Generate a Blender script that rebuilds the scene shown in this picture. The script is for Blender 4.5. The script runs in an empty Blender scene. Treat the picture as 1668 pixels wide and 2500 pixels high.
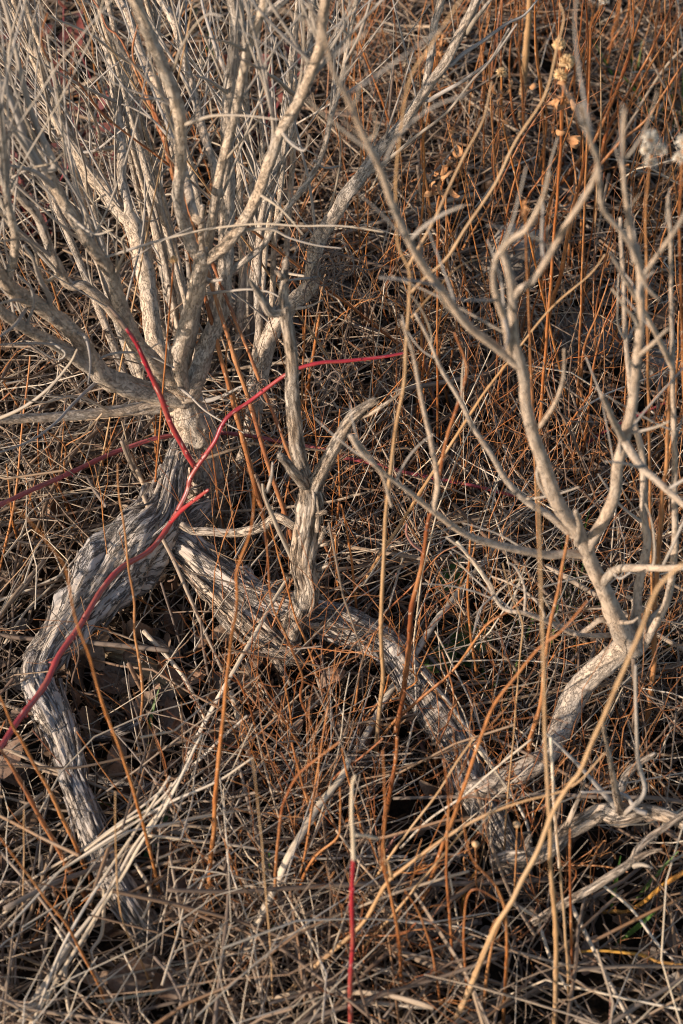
import bpy, math, random
import numpy as np
from mathutils import Vector, noise, Matrix

random.seed(7)
rng = np.random.default_rng(7)
scene = bpy.context.scene
col = scene.collection
R = math.radians

# ------------------------------------------------------------ camera
CAM_H, PITCH, VFOV = 1.60, R(46.0), R(28.0)
cam = bpy.data.cameras.new('camera')
cam_o = bpy.data.objects.new('camera', cam)
col.objects.link(cam_o)
cam_o.location = (0, 0, CAM_H)
cam_o.rotation_euler = (math.pi/2 - PITCH, 0, 0)
cam.sensor_fit = 'VERTICAL'
cam.sensor_height = 36.0
cam.lens = 18.0/math.tan(VFOV/2)
cam.clip_start = 0.05
cam.clip_end = 500
cam.dof.use_dof = True
cam.dof.focus_distance = 2.10
cam.dof.aperture_fstop = 7.1
scene.camera = cam_o

# ------------------------------------------------------------ light
SUN_EL, SUN_AZ = R(20), R(238)        # azimuth clockwise from +Y: behind and to the left of the camera
world = bpy.data.worlds.new('World')
scene.world = world
world.use_nodes = True
nt = world.node_tree
nt.nodes.clear()
wo = nt.nodes.new('ShaderNodeOutputWorld')
bg = nt.nodes.new('ShaderNodeBackground')
sky = nt.nodes.new('ShaderNodeTexSky')
sky.sky_type = 'NISHITA'
sky.sun_disc = False
sky.sun_elevation = SUN_EL
sky.sun_rotation = SUN_AZ
bg.inputs['Strength'].default_value = 0.125
nt.links.new(sky.outputs[0], bg.inputs[0])
nt.links.new(bg.outputs[0], wo.inputs[0])
sun = bpy.data.lights.new('sun', 'SUN')
sun.energy = 4.4
sun.angle = R(1.0)
sun.color = (1.0, 0.865, 0.74)
sun_o = bpy.data.objects.new('sun', sun)
col.objects.link(sun_o)
sun_dir = Vector((math.sin(SUN_AZ)*math.cos(SUN_EL), math.cos(SUN_AZ)*math.cos(SUN_EL), math.sin(SUN_EL)))
sun_o.rotation_euler = sun_dir.to_track_quat('Z', 'Y').to_euler()
sun_o.location = (-3, -3, 3)
vs = scene.view_settings
vs.view_transform = 'Standard'
vs.look = 'None'
vs.exposure = 0.8
vs.gamma = 1.0
vs.use_curve_mapping = False
scene.cycles.max_bounces = 6
scene.cycles.use_denoising = True
scene.cycles.filter_width = 1.0

# ------------------------------------------------------------ pixels to places
FPX = 1250/math.tan(VFOV/2)
SP, CP = math.sin(PITCH), math.cos(PITCH)
S8 = 834/1568
REG = {'A': (0, 0, S8), 'B': (834, 0, S8), 'C': (0, 600, S8), 'D': (834, 600, S8), 'E': (0, 1200, S8),
       'F': (834, 1200, S8), 'G': (0, 1800, S8), 'H': (834, 1800, S8),
       'I': (0, 0, 420/1568), 'J': (600, 1800, 420/1568), 'K': (1250, 100, 418/1568), 'Z': (0, 0, 1)}

def ymap(y):
    """depths below were first judged for a nearer, lower camera; carry them over along the ground"""
    v = (1250/math.tan(R(20)))*math.tan(math.atan2(1.1, y)-R(42))
    return CAM_H/math.tan(PITCH+math.atan(v/FPX))

def pix(spec, reg=None):
    out = []
    for tok in spec.split():
        if tok.isalpha():
            reg = REG[tok]
            continue
        x, y = tok.split(',')
        out.append((reg[0]+float(x)*reg[2], reg[1]+float(y)*reg[2]))
    return np.array(out)

def ray(u, v):
    a, b = (u-834)/FPX, (1250-v)/FPX
    return np.array((a, CP + b*SP, -SP + b*CP))

def at_y(u, v, y):
    d = ray(u, v)
    return np.array((0, 0, CAM_H)) + d*(y/d[1])

def at_z(u, v, z=0.0):
    d = ray(u, v)
    return np.array((0, 0, CAM_H)) + d*((z-CAM_H)/d[2])

def cumlen(p):
    return np.concatenate(([0], np.cumsum(np.linalg.norm(np.diff(p, axis=0), axis=1))))

def smooth(p, r, step):
    """centripetal-ish Catmull-Rom through p with radii r, resampled at about `step` metres"""
    p = np.asarray(p, float); r = np.asarray(r, float)
    if len(p) < 3:
        n = max(2, int(np.linalg.norm(p[-1]-p[0])/step)+1)
        t = np.linspace(0, 1, n)[:, None]
        return p[0]*(1-t)+p[-1]*t, r[0]*(1-t[:, 0])+r[-1]*t[:, 0]
    q = np.vstack((2*p[0]-p[1], p, 2*p[-1]-p[-2]))
    outp, outr = [], []
    for i in range(len(p)-1):
        a, b, c, d = q[i], q[i+1], q[i+2], q[i+3]
        L = np.linalg.norm(c-b)
        n = max(2, int(L/step)+1)
        t = np.linspace(0, 1, n, endpoint=False)[:, None]
        outp.append(0.5*((2*b)+(c-a)*t+(2*a-5*b+4*c-d)*t**2+(3*b-a-3*c+d)*t**3))
        outr.append(r[i]*(1-t[:, 0])+r[i+1]*t[:, 0])
    outp.append(p[-1:]); outr.append(r[-1:])
    return np.vstack(outp), np.concatenate(outr)

# ------------------------------------------------------------ mesh building
class MB:
    def __init__(s):
        s.v, s.f, s.bk, s.rn, s.n = [], [], [], [], 0
    def add(s, v, f, bk, rn):
        s.v.append(np.asarray(v, np.float32))
        s.f.extend([tuple(int(i)+s.n for i in q) for q in f])
        s.bk.append(np.asarray(bk, np.float32))
        s.rn.append(np.full(len(v), rn, np.float32) if np.isscalar(rn) else np.asarray(rn, np.float32))
        s.n += len(v)
    def mesh(s, name, mats, origin=(0, 0, 0), smooth_=True):
        m = bpy.data.meshes.new(name)
        v = np.vstack(s.v) - np.asarray(origin, np.float32)
        m.from_pydata(v.tolist(), [], s.f)
        a = m.attributes.new('bk', 'FLOAT_VECTOR', 'POINT')
        a.data.foreach_set('vector', np.vstack(s.bk).ravel())
        a = m.attributes.new('rnd', 'FLOAT', 'POINT')
        a.data.foreach_set('value', np.concatenate(s.rn))
        if smooth_:
            m.polygons.foreach_set('use_smooth', np.ones(len(m.polygons), bool))
        for x in (mats if isinstance(mats, (list, tuple)) else [mats]):
            m.materials.append(x)
        m.update()
        return m

def frames(p):
    t = np.gradient(p, axis=0)
    t /= np.linalg.norm(t, axis=1)[:, None]+1e-12
    u = np.cross(t[0], (0.31, 0.52, 0.79)); u /= np.linalg.norm(u)+1e-12
    U = np.empty_like(p)
    for i in range(len(p)):
        u = u - t[i]*np.dot(u, t[i]); u /= np.linalg.norm(u)+1e-12
        U[i] = u
    return t, U, np.cross(t, U)

def tube(mb, p, r, sides=6, rn=None, disp=None, flat=1.0, tip=True):
    """disp(theta array, s, ring index) -> relative radial offset, one number per side"""
    n = len(p)
    t, U, W = frames(p)
    th = np.linspace(0, 2*math.pi, sides, endpoint=False)
    c, s_ = np.cos(th), np.sin(th)
    L = cumlen(p)
    rr = np.repeat(r[:, None], sides, 1)
    if disp is not None:
        for i in range(n):
            rr[i] *= 1+disp(th, L[i], i)
    v = p[:, None, :] + U[:, None, :]*(rr*c)[:, :, None] + W[:, None, :]*(rr*s_*flat)[:, :, None]
    v = v.reshape(-1, 3)
    off = rng.uniform(-9, 9, 3)
    rm = max(float(np.mean(r)), 1e-4)
    bk = np.stack((np.tile(c*rm, n), np.tile(s_*rm, n), np.repeat(L, sides)), 1)+off
    f = []
    for i in range(n-1):
        a, b = i*sides, (i+1)*sides
        for k in range(sides):
            k2 = (k+1) % sides
            f.append((a+k, a+k2, b+k2, b+k))
    e0 = p[0]-t[0]*r[0]*0.3
    e1 = p[-1]+t[-1]*r[-1]*(0.7 if tip else 0.15)
    nv = len(v)
    v = np.vstack((v, e0, e1)); bk = np.vstack((bk, bk[0], bk[nv-1]))
    for k in range(sides):
        k2 = (k+1) % sides
        f.append((nv, k2, k)); f.append((nv+1, (n-1)*sides+k, (n-1)*sides+k2))
    mb.add(v, f, bk, random.random() if rn is None else rn)

def nz(x, y, z):
    return noise.noise((x, y, z))

def bark_disp(seed, fine=1.0, lump=0.10, ridge=0.10, lumpf=1.5, ridgef=3.0, along=25.0, twist=0.0):
    knots = [(random.uniform(0, .6), random.uniform(0, 6.28), random.uniform(.006, .016)) for _ in range(7)] if lump > .28 else []
    def d(th, s, i):
        o = np.empty(len(th))
        for k, a in enumerate(th):
            a2 = a + twist*s
            ca, sa = math.cos(a2), math.sin(a2)
            q = nz(ca*lumpf+seed, sa*lumpf, s*along*0.6)
            w = nz(ca*ridgef+7+seed, sa*ridgef+3, s*along)
            e = nz(ca*ridgef*2.3+17+seed, sa*ridgef*2.3, s*along*2.4)
            o[k] = lump*q + ridge*(0.6-abs(w)*1.7) + fine*0.5*ridge*e
            for ks, ka, kr in knots:
                dd = ((s-ks)/kr)**2+((math.remainder(a-ka, 6.2832))*1.6)**2
                if dd < 4:
                    o[k] += .45*math.exp(-dd*1.4)-.30*math.exp(-dd*7)
        return o
    return d

def gnarl(p, r, amp, freq, seed):
    """natural waver of the axis"""
    L = cumlen(p)
    o = np.array([[nz(s*freq+seed, k*5.1, seed*1.7) for k in range(3)] for s in L])
    w = np.minimum(1, np.minimum(L, L[-1]-L)/(0.02+1e-6))[:, None]
    return p + o*amp*w

def link(name, me, loc, parent=None, **props):
    o = bpy.data.objects.new(name, me)
    col.objects.link(o)
    if parent is not None:
        o.parent = parent
        o.location = Vector(loc)-world_loc(parent)
    else:
        o.location = loc
    for k, v in props.items():
        o[k] = v
    return o

def world_loc(o):
    v = Vector(o.location)
    while o.parent:
        o = o.parent
        v += Vector(o.location)
    return v

def empty(name, loc, label, category, group=None):
    o = link(name, None, loc, label=label, category=category)
    o.empty_display_size = 0.02
    if group:
        o['group'] = group
    return o

# ------------------------------------------------------------ materials
def ramp(nodes, cols):
    n = nodes.new('ShaderNodeValToRGB')
    el = n.color_ramp.elements
    while len(el) < len(cols):
        el.new(0.5)
    for i, c in enumerate(cols):
        el[i].position = i/max(1, len(cols)-1)
        el[i].color = (*c, 1)
    return n

def make_mat(name, cols, dark, patch=None, fine=(900, 60), big=(60, 10), dark_amt=0.7, patch_amt=0.6,
             rough=0.8, bump=0.35, bump_d=0.0012, spec=0.3, pale_spots=None, lo=0.50, hi=0.62, crack=None):
    m = bpy.data.materials.new(name)
    m.use_nodes = True
    N, Lk = m.node_tree.nodes, m.node_tree.links
    b = N['Principled BSDF']
    a = N.new('ShaderNodeAttribute'); a.attribute_name = 'rnd'
    k = N.new('ShaderNodeAttribute'); k.attribute_name = 'bk'
    base = ramp(N, cols)
    Lk.new(a.outputs['Fac'], base.inputs[0])
    def tex(sxy, sz, detail=5, rgh=0.6):
        mp = N.new('ShaderNodeMapping'); mp.inputs['Scale'].default_value = (sxy, sxy, sz)
        t = N.new('ShaderNodeTexNoise'); t.inputs['Scale'].default_value = 1
        t.inputs['Detail'].default_value = detail; t.inputs['Roughness'].default_value = rgh
        Lk.new(k.outputs['Vector'], mp.inputs['Vector']); Lk.new(mp.outputs[0], t.inputs['Vector'])
        return t
    def mix(c1, c2, fac, lo, hi, amt):
        mr = N.new('ShaderNodeMapRange'); mr.inputs['From Min'].default_value = lo
        mr.inputs['From Max'].default_value = hi; mr.inputs['To Max'].default_value = amt
        Lk.new(fac, mr.inputs['Value'])
        x = N.new('ShaderNodeMix'); x.data_type = 'RGBA'
        Lk.new(mr.outputs[0], x.inputs['Factor'])
        Lk.new(c1, x.inputs['A'])
        if isinstance(c2, tuple):
            x.inputs['B'].default_value = (*c2, 1)
        else:
            Lk.new(c2, x.inputs['B'])
        return x.outputs['Result']
    out = base.outputs[0]
    t1 = tex(*fine)
    t2 = tex(*big, detail=3)
    if patch:
        out = mix(out, patch, t2.outputs['Fac'], 0.42, 0.62, patch_amt)
    out = mix(out, dark, t1.outputs['Fac'], lo, hi, dark_amt)
    if pale_spots:  # small pale spots in the skin colour, scattered by noise
        t3 = tex(pale_spots[1], pale_spots[2], detail=1)
        out = mix(out, pale_spots[0], t3.outputs['Fac'], 0.66, 0.72, 0.8)
    hgt = t1.outputs['Fac']
    if crack:
        mp = N.new('ShaderNodeMapping'); mp.inputs['Scale'].default_value = (crack[0], crack[0], crack[1])
        Lk.new(k.outputs['Vector'], mp.inputs['Vector'])
        wob = N.new('ShaderNodeVectorMath'); wob.operation = 'MULTIPLY_ADD'
        wob.inputs[1].default_value = (3.2, 3.2, 3.2)
        Lk.new(t1.outputs['Color'], wob.inputs[0]); Lk.new(mp.outputs[0], wob.inputs[2])
        vo = N.new('ShaderNodeTexVoronoi'); vo.feature = 'DISTANCE_TO_EDGE'; vo.inputs['Scale'].default_value = 1
        Lk.new(wob.outputs[0], vo.inputs['Vector'])
        out = mix(out, dark, vo.outputs['Distance'], crack[2], 0.0, crack[3])
        inv = N.new('ShaderNodeMapRange'); inv.inputs['From Max'].default_value = crack[2]*2
        inv.inputs['To Min'].default_value = 1.2; inv.inputs['To Max'].default_value = 0
        Lk.new(vo.outputs['Distance'], inv.inputs['Value'])
        ad = N.new('ShaderNodeMath'); ad.operation = 'ADD'
        Lk.new(inv.outputs[0], ad.inputs[0]); Lk.new(hgt, ad.inputs[1]); hgt = ad.outputs[0]
    Lk.new(out, b.inputs['Base Color'])
    b.inputs['Roughness'].default_value = rough
    b.inputs['Specular IOR Level'].default_value = spec
    if bump:
        bp = N.new('ShaderNodeBump'); bp.inputs['Strength'].default_value = bump
        bp.inputs['Distance'].default_value = bump_d
        bp.invert = True
        Lk.new(hgt, bp.inputs['Height']); Lk.new(bp.outputs[0], b.inputs['Normal'])
    return m

M = {}
M['bark'] = make_mat('shrub_bark', [(.48, .355, .245), (.52, .40, .285), (.43, .335, .25), (.53, .41, .295)], (.10, .068, .045),
                     (.34, .31, .27), fine=(260, 95), big=(60, 14), dark_amt=.45, bump=.8, bump_d=.0018, crack=(150, 75, .04, .35))
M['smooth'] = make_mat('smooth_pale_bark', [(.44, .32, .22), (.47, .35, .245), (.39, .30, .22)], (.15, .105, .07),
                       (.30, .26, .215), fine=(220, 80), big=(70, 18), dark_amt=.5, bump=.7, bump_d=.0016, crack=(110, 60, .03, .35))
M['twig'] = make_mat('twig_bark', [(.25, .22, .19), (.34, .285, .23), (.30, .235, .165), (.38, .305, .22)], (.15, .115, .085),
                     (.28, .255, .235), fine=(900, 60), big=(80, 12), dark_amt=.5, bump=.3, bump_d=.0008)
M['weather'] = make_mat('weathered_wood', [(.42, .335, .26), (.45, .37, .29)], (.08, .06, .045), (.33, .315, .31),
                        fine=(240, 26), big=(60, 22), dark_amt=.6, bump=1.0, bump_d=.004, lo=.49, hi=.62, crack=(120, 16, .05, .75))
M['snag'] = make_mat('bleached_wood', [(.42, .34, .26), (.46, .38, .30)], (.13, .09, .06), (.33, .22, .13),
                     fine=(280, 30), big=(60, 22), dark_amt=.85, patch_amt=.6, bump=1.0, bump_d=.003, lo=.5, hi=.6, crack=(150, 30, .05, .55))
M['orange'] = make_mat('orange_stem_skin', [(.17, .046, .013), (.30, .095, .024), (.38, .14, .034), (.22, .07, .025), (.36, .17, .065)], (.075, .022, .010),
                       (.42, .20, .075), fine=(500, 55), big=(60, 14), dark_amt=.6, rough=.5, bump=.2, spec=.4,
                       pale_spots=((.50, .36, .24), 500, 170))
M['tan'] = make_mat('tan_stalk_skin', [(.38, .215, .095), (.42, .26, .13), (.36, .20, .085)], (.15, .075, .03),
                    (.40, .28, .17), fine=(700, 30), big=(50, 8), dark_amt=.55, rough=.55, bump=.25)
M['straw'] = make_mat('dry_straw', [(.085, .048, .028), (.17, .105, .06), (.28, .19, .115), (.17, .135, .11), (.38, .28, .185), (.22, .115, .052), (.12, .082, .058)],
                      (.07, .043, .026), (.20, .155, .118), fine=(1200, 25), big=(90, 9), dark_amt=.5, rough=.7, bump=.3, bump_d=.0006)
M['pale'] = make_mat('pale_straw', [(.50, .385, .25), (.54, .43, .30), (.46, .36, .25)], (.26, .19, .12),
                     (.44, .40, .35), fine=(1200, 20), big=(70, 9), dark_amt=.6, rough=.65, bump=.3)
M['brown'] = make_mat('dead_twig', [(.10, .065, .045), (.17, .10, .065), (.14, .11, .09), (.22, .13, .075)], (.05, .03, .02),
                      (.19, .15, .12), fine=(900, 50), big=(80, 12), dark_amt=.6, bump=.3)
M['pink'] = make_mat('reddish_twig', [(.27, .115, .085), (.32, .15, .11), (.24, .12, .10)], (.11, .05, .04), (.34, .22, .17),
                     fine=(800, 60), big=(90, 30), dark_amt=.6, bump=.35)
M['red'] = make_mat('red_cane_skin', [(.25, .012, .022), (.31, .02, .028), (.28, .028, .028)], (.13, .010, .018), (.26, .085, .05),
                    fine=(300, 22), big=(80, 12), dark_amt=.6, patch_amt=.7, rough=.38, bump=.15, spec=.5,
                    pale_spots=((.48, .30, .24), 420, 60))
M['maroon'] = make_mat('dull_red_cane_skin', [(.22, .03, .04), (.27, .045, .05)], (.10, .02, .03), (.30, .09, .08),
                       fine=(500, 30), big=(80, 9), dark_amt=.5, rough=.45, bump=.15)
M['leaf'] = make_mat('dead_leaf', [(.09, .05, .03), (.16, .09, .05), (.23, .135, .075), (.13, .095, .07), (.21, .175, .14), (.24, .10, .038)],
                     (.07, .045, .03), (.24, .18, .13), fine=(300, 300), big=(60, 60), dark_amt=.6, rough=.75, bump=.3)
M['curl'] = make_mat('curled_leaf', [(.36, .17, .07), (.42, .22, .10)], (.18, .08, .03), None, fine=(300, 300), big=(60, 60), bump=.3)
M['redleaf'] = make_mat('red_leaf', [(.11, .024, .02), (.15, .038, .028), (.09, .026, .03)], (.05, .014, .014), (.17, .065, .045),
                        fine=(200, 200), big=(50, 50), dark_amt=.5, bump=.2)
M['green'] = make_mat('green_blade', [(.05, .11, .022), (.075, .15, .03), (.06, .10, .04)], (.03, .06, .011), (.12, .16, .04),
                      fine=(500, 30), big=(60, 9), dark_amt=.4, rough=.5, bump=.1)
M['fluff'] = make_mat('seed_fluff', [(.60, .52, .41), (.70, .64, .54), (.56, .40, .23)], (.44, .28, .13), None,
                      fine=(500, 90), big=(60, 9), dark_amt=.5, bump=0)
M['tanfluff'] = make_mat('tan_seed_fluff', [(.62, .40, .18), (.66, .47, .26), (.55, .33, .14)], (.44, .24, .09), None,
                         fine=(500, 90), big=(60, 9), dark_amt=.4, bump=0)
M['yellow'] = make_mat('yellow_stem_skin', [(.44, .23, .035), (.40, .20, .04)], (.26, .10, .03), (.40, .17, .06),
                       fine=(500, 30), big=(40, 7), dark_amt=.5, rough=.5, bump=.2)
M['bone'] = make_mat('bark_slab', [(.33, .23, .13), (.28, .20, .13)], (.09, .06, .035), (.36, .28, .15),
                     fine=(160, 40), big=(50, 30), dark_amt=.85, bump=.9, bump_d=.004)
M['stone'] = make_mat('stone', [(.27, .225, .18), (.24, .21, .175)], (.10, .085, .07), (.33, .27, .21),
                      fine=(110, 110), big=(22, 22), dark_amt=.7, bump=.7, bump_d=.004)
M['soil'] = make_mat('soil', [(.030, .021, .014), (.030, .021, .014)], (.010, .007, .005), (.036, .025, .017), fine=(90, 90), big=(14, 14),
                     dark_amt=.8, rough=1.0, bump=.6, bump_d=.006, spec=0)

# ------------------------------------------------------------ ground
def ground_z(x, y):
    return 0.012*nz(x*2.1, y*2.1, 3.3) + 0.006*nz(x*7, y*7, 1.3)

xs = np.concatenate(([-60, -25, -10, -5, -3], np.linspace(-2, 2, 90), [3, 5, 10, 25, 60]))
ys = np.concatenate(([-60, -25, -10, -5, -2, -1], np.linspace(-.3, 4.2, 100), [5, 7, 10, 25, 60, 120]))
gx, gy = np.meshgrid(xs, ys)
gz = np.array([ground_z(a, b) for a, b in zip(gx.ravel(), gy.ravel())])
gv = np.stack((gx.ravel(), gy.ravel(), gz), 1)
nxs = len(xs)
gf = [(j*nxs+i, j*nxs+i+1, (j+1)*nxs+i+1, (j+1)*nxs+i) for j in range(len(ys)-1) for i in range(nxs-1)]
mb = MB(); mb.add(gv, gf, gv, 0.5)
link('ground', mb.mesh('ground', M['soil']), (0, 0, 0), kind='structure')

# ------------------------------------------------------------ traced stems
def place(spec, Y=None, z=None, dy=0.0, down=True):
    """pixels -> points. Y: list of world y along the length; z: list of heights along the length;
    neither: the first pixel touches the ground and the stem rises in an upright plane leaning dy per metre"""
    q = pix(spec)
    c = cumlen(q); c /= c[-1]
    if z is not None:
        zz = np.interp(c, np.linspace(0, 1, len(z)), z)
        return np.array([at_z(u, v, h) for (u, v), h in zip(q, zz)])
    if Y is None:
        b = at_z(*q[0], 0.0)
        out = []
        for u, v in q:
            d = ray(u, v)
            t = (b[1]+dy*CAM_H)/(d[1]-dy*d[2])
            out.append(np.array((0, 0, CAM_H))+d*t)
        out = np.array(out)
    else:
        yy = np.interp(c, np.linspace(0, 1, len(Y)), [ymap(a) for a in Y])
        out = np.array([at_y(u, v, y) for (u, v), y in zip(q, yy)])
    if down and out[0][2] > -0.005:
        t = out[0]-out[1]; t /= np.linalg.norm(t)
        if t[2] > -0.6:
            t = t*0.5+np.array((0, 0, -0.9)); t /= np.linalg.norm(t)
        k = (out[0][2]+0.02)/-t[2]
        ext = [out[0]+t*k]
        if k > .1:
            ext.append(out[0]+t*k*.5)
        out = np.vstack(ext+[out])
    return out

def px2m(p, w):
    """pixel width (8-tile zoom units) at a point -> radius in metres"""
    d = abs(np.dot(p-np.array((0, 0, CAM_H)), (0, CP, -SP)))
    return 0.5*w*S8/FPX*d

def radii(p, ws, full_len_frac=None):
    c = cumlen(p); c /= c[-1]
    w = np.interp(c, np.linspace(0, 1, len(ws)), ws)
    return np.array([px2m(a, b) for a, b in zip(p, w)])

seedc = [0]
def stem_mesh(name, p, r, mat, sides=7, step=0.008, wav=0.5, wfreq=25, disp=None, rn=None, flat=1.0, nodes=0.0, extra=None, origin=None):
    seedc[0] += 1
    pp, rr = smooth(p, r, step)
    pp = gnarl(pp, rr, wav*float(np.mean(rr)), wfreq, seedc[0]*3.7)
    if nodes:
        L = cumlen(pp)
        ph = random.random()*9
        rr = rr*(1+nodes*np.clip(np.sin(L*2*math.pi/0.028+ph)*6-5, 0, 1))
    mb = MB()
    rv = random.random() if rn is None else rn
    tube(mb, pp, rr, sides, rv, disp, flat)
    if extra:
        extra(mb, pp, rr, rv)
    o = pp[0] if origin is None else origin
    return mb.mesh(name, mat, o), o, pp, rr

def limb(name, spec, ws, parent, mat='bark', Y=None, z=None, down=False, sides=14, rough=1.0, wav=.35, step=None, p=None, wfreq=18):
    p = place(spec, Y, z, down=down) if p is None else p
    thin = name in ('twig', 'branch', 'side_branch')
    r = radii(p, ws)*(.80 if name == 'limb' else .86 if thin else .95)
    if thin:
        r = r*(np.linspace(1.05, .5, len(r)) if name == 'twig' else np.linspace(1.12, .8, len(r)))
    rm = float(np.mean(r))
    st = step or max(0.003, rm*0.55)
    me, o, pp, rr = stem_mesh(name, p, r, M[mat], sides, st, wav, wfreq,
                              bark_disp(random.random()*50, lump=.20*rough, ridge=.20*rough, along=55) if rough else None)
    ob = link(name, me, o, parent)
    return ob, pp, rr

def twig_from(pos, d, length, r0, curl=0.6, n=7, up=0.15, taper=.45):
    d = np.array(d, float); d /= np.linalg.norm(d)
    p = [np.array(pos, float)]
    ax = rng.normal(size=3)
    for i in range(n):
        ax = ax + rng.normal(size=3)*.5
        d = d + np.cross(ax/np.linalg.norm(ax), d)*curl*rng.uniform(.1, .5) + np.array((0, 0, up))*.3
        d /= np.linalg.norm(d)
        p.append(p[-1]+d*length/n)
    return np.array(p), np.linspace(r0, r0*taper, n+1)

def proj(P):
    q = np.atleast_2d(P)-np.array((0, 0, CAM_H))
    dep = q[:, 1]*CP-q[:, 2]*SP
    return np.column_stack((834+FPX*q[:, 0]/dep, 1250-FPX*(q[:, 1]*SP+q[:, 2]*CP)/dep))

def snap(spec, Y, hosts, reach=34):
    """start a traced branch on the host stem it grows from: returns points and that host (or None)"""
    q = pix(spec)
    p = place(spec, Y, down=False)
    best = (1e9, None, None, False)
    for h in hosts:
        pq = proj(h[1])
        for rev, e in ((False, q[0]), (True, q[-1])):
            d = np.hypot(*(pq-e).T)+(12 if rev else 0)
            i = int(d.argmin())
            if d[i] < best[0]:
                best = (float(d[i]), h, i, rev)
    if best[0] > reach:
        return p, None
    if best[3]:
        p = p[::-1]
    host = best[1][1][best[2]]
    # carry the whole branch to the host's depth along its own sight lines, fading to the guessed depth at the tip
    c = cumlen(p); c /= c[-1]
    dy = host[1]-p[0][1]
    out = []
    for (u, v), y0, t in zip(proj(p), p[:, 1], c):
        out.append(at_y(u, v, y0+dy*(1-t)))
    out = np.array(out)
    return np.vstack((host[None], out)) if np.linalg.norm(host-out[0]) > .004 else out, best[1]

# ---- the big pale shrub on the left
trunk_p = place('C 965,1250 945,1120 925,1000 895,860 860,740 845,640', Y=[1.17, 1.19])
shrub = empty('shrub', trunk_p[0], 'big leafless shrub of many pale tan limbs fanning up from one short trunk', 'shrub')
limb('trunk', None, [120, 150, 165, 205, 120], shrub, p=trunk_p, sides=40, rough=1.3, step=.0035, wav=.1)
LIMBS = [
 ('C 800,720 700,742 560,757 300,780 100,792 -60,800', [85, 62, 52, 48], [1.18, 1.10]),
 ('C 850,700 740,690 600,650 480,600 420,540 370,440 300,370 170,270 60,190 -60,60', [120, 120, 95, 85, 80], [1.18, 1.12, 1.02]),
 ('C 430,570 340,500 180,410 0,300 -80,240', [80, 66, 60], [1.14, 1.0]),
 ('C 40,150 55,90 A 60,1220 70,1090 30,900 8,700 0,560 -20,400', [50, 46, 38], [1.02, .98]),
 ('C 840,680 760,590 640,470 595,390 545,250 A 520,1280 410,1110 330,990 260,880 200,780 130,650 60,480 -30,330', [105, 85, 72, 60, 45], [1.18, 1.1, 1.12]),
 ('C 830,690 690,560 545,340 400,190 A 300,1290 180,1010 100,920 40,830 -30,740', [75, 60, 50, 42], [1.17, 1.14, 1.12]),
 ('C 850,670 780,590 715,450 690,300 670,130 A 640,1130 600,1020 540,950 470,860 400,790 340,690 290,600 240,480 190,330 130,180 80,60 40,-80', [110, 95, 92, 75, 66, 60], [1.22, 1.42, 1.48]),
 ('C 840,690 825,590 830,480 870,350 910,200 A 930,1210 925,1150', [115, 95, 92, 95, 80], [1.17, 1.13]),
 ('C 925,60 A 905,1160 870,1110 840,1000 820,870 835,720 825,560 800,430 740,290 690,180 640,50 600,-80', [72, 66, 66, 70, 66], [1.13, 1.08]),
 ('C 925,70 A 970,1180 1050,1110 1130,1000 1190,880 1240,740 1290,600 1370,470 1430,330 1475,180 1490,0 1500,-90', [66, 64, 62, 58, 52], [1.13, 1.03]),
 ('A 960,1090 990,920 1030,740 1060,600 1100,430 1140,230 1200,40 1225,-60', [58, 56, 54, 50], [1.18, 1.14]),
 ('A 932,1180 925,1050 930,945', [38, 26], [1.125, 1.11]),
 ('C 865,680 920,560 960,430 1010,300 1030,170 A 1040,1200 1040,1080 1040,940 1050,820 1040,640 1050,450 1060,330 1085,130 1065,30 1050,-60', [105, 92, 88, 68, 62, 60], [1.2, 1.26, 1.28]),
 ('A 1065,230 1100,150 1160,100 1260,40 1350,-40', [50, 46, 44], [1.28, 1.3]),
 ('A 1050,1250 1090,1220 1200,1130 1280,1000 1400,850 1480,700 1520,530 1560,390 B 40,150 80,-40', [38, 34, 26, 22], [1.25, 1.32]),
 ('A 900,1000 860,850 790,600 720,400 680,330 640,230 590,80 530,-30', [52, 58, 54, 50], [1.34, 1.46]),
 ('A 1010,900 985,770 940,620 890,430 850,280 800,110 720,-30', [48, 48, 46], [1.3, 1.42]),
 ('A 590,960 555,820 560,700 540,500 510,300 480,160 430,-40', [55, 56, 56], [1.5, 1.66]),
 ('C 1055,1190 1090,1060 1140,900 1170,720 1210,540 1250,400 1330,280 1420,180 A 1440,1180 1475,1080 1560,950 B 20,890 140,740 250,600 400,390 480,280 540,170 600,50 650,-60', [66, 80, 88, 96, 90, 76, 62, 54, 44], [1.24, 1.3, 1.36]),
 ('B 385,410 410,250 425,120 450,40 470,-60', [46, 44, 44], [1.35, 1.4]),
 ('C 1180,600 1190,400 1180,150 A 1200,1000 1240,850 1290,730 1340,560 1390,400 1420,200 1440,-40', [44, 46, 42, 36], [1.33, 1.42]),
 ('A 1160,1280 1200,1050 1250,880 1300,700 1350,520', [40, 40, 36], [1.4, 1.46]),
 ('A 760,1290 750,1100 720,950 660,760 640,600 600,480 560,380', [34, 36, 34], [1.5, 1.6]),
]
limbs = []
for i, (spec, ws, Y) in enumerate(LIMBS):
    p, host = snap(spec, Y, limbs[:i]) if i > 1 else (place(spec, Y, down=False), True)
    if host is None or i == 18:
        p = place(spec, Y, down=True)
    limbs.append(limb('limb', None, ws, shrub, p=p, sides=16 if max(ws) > 60 else 10, rough=1.0 if max(ws) > 60 else .7))
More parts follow.
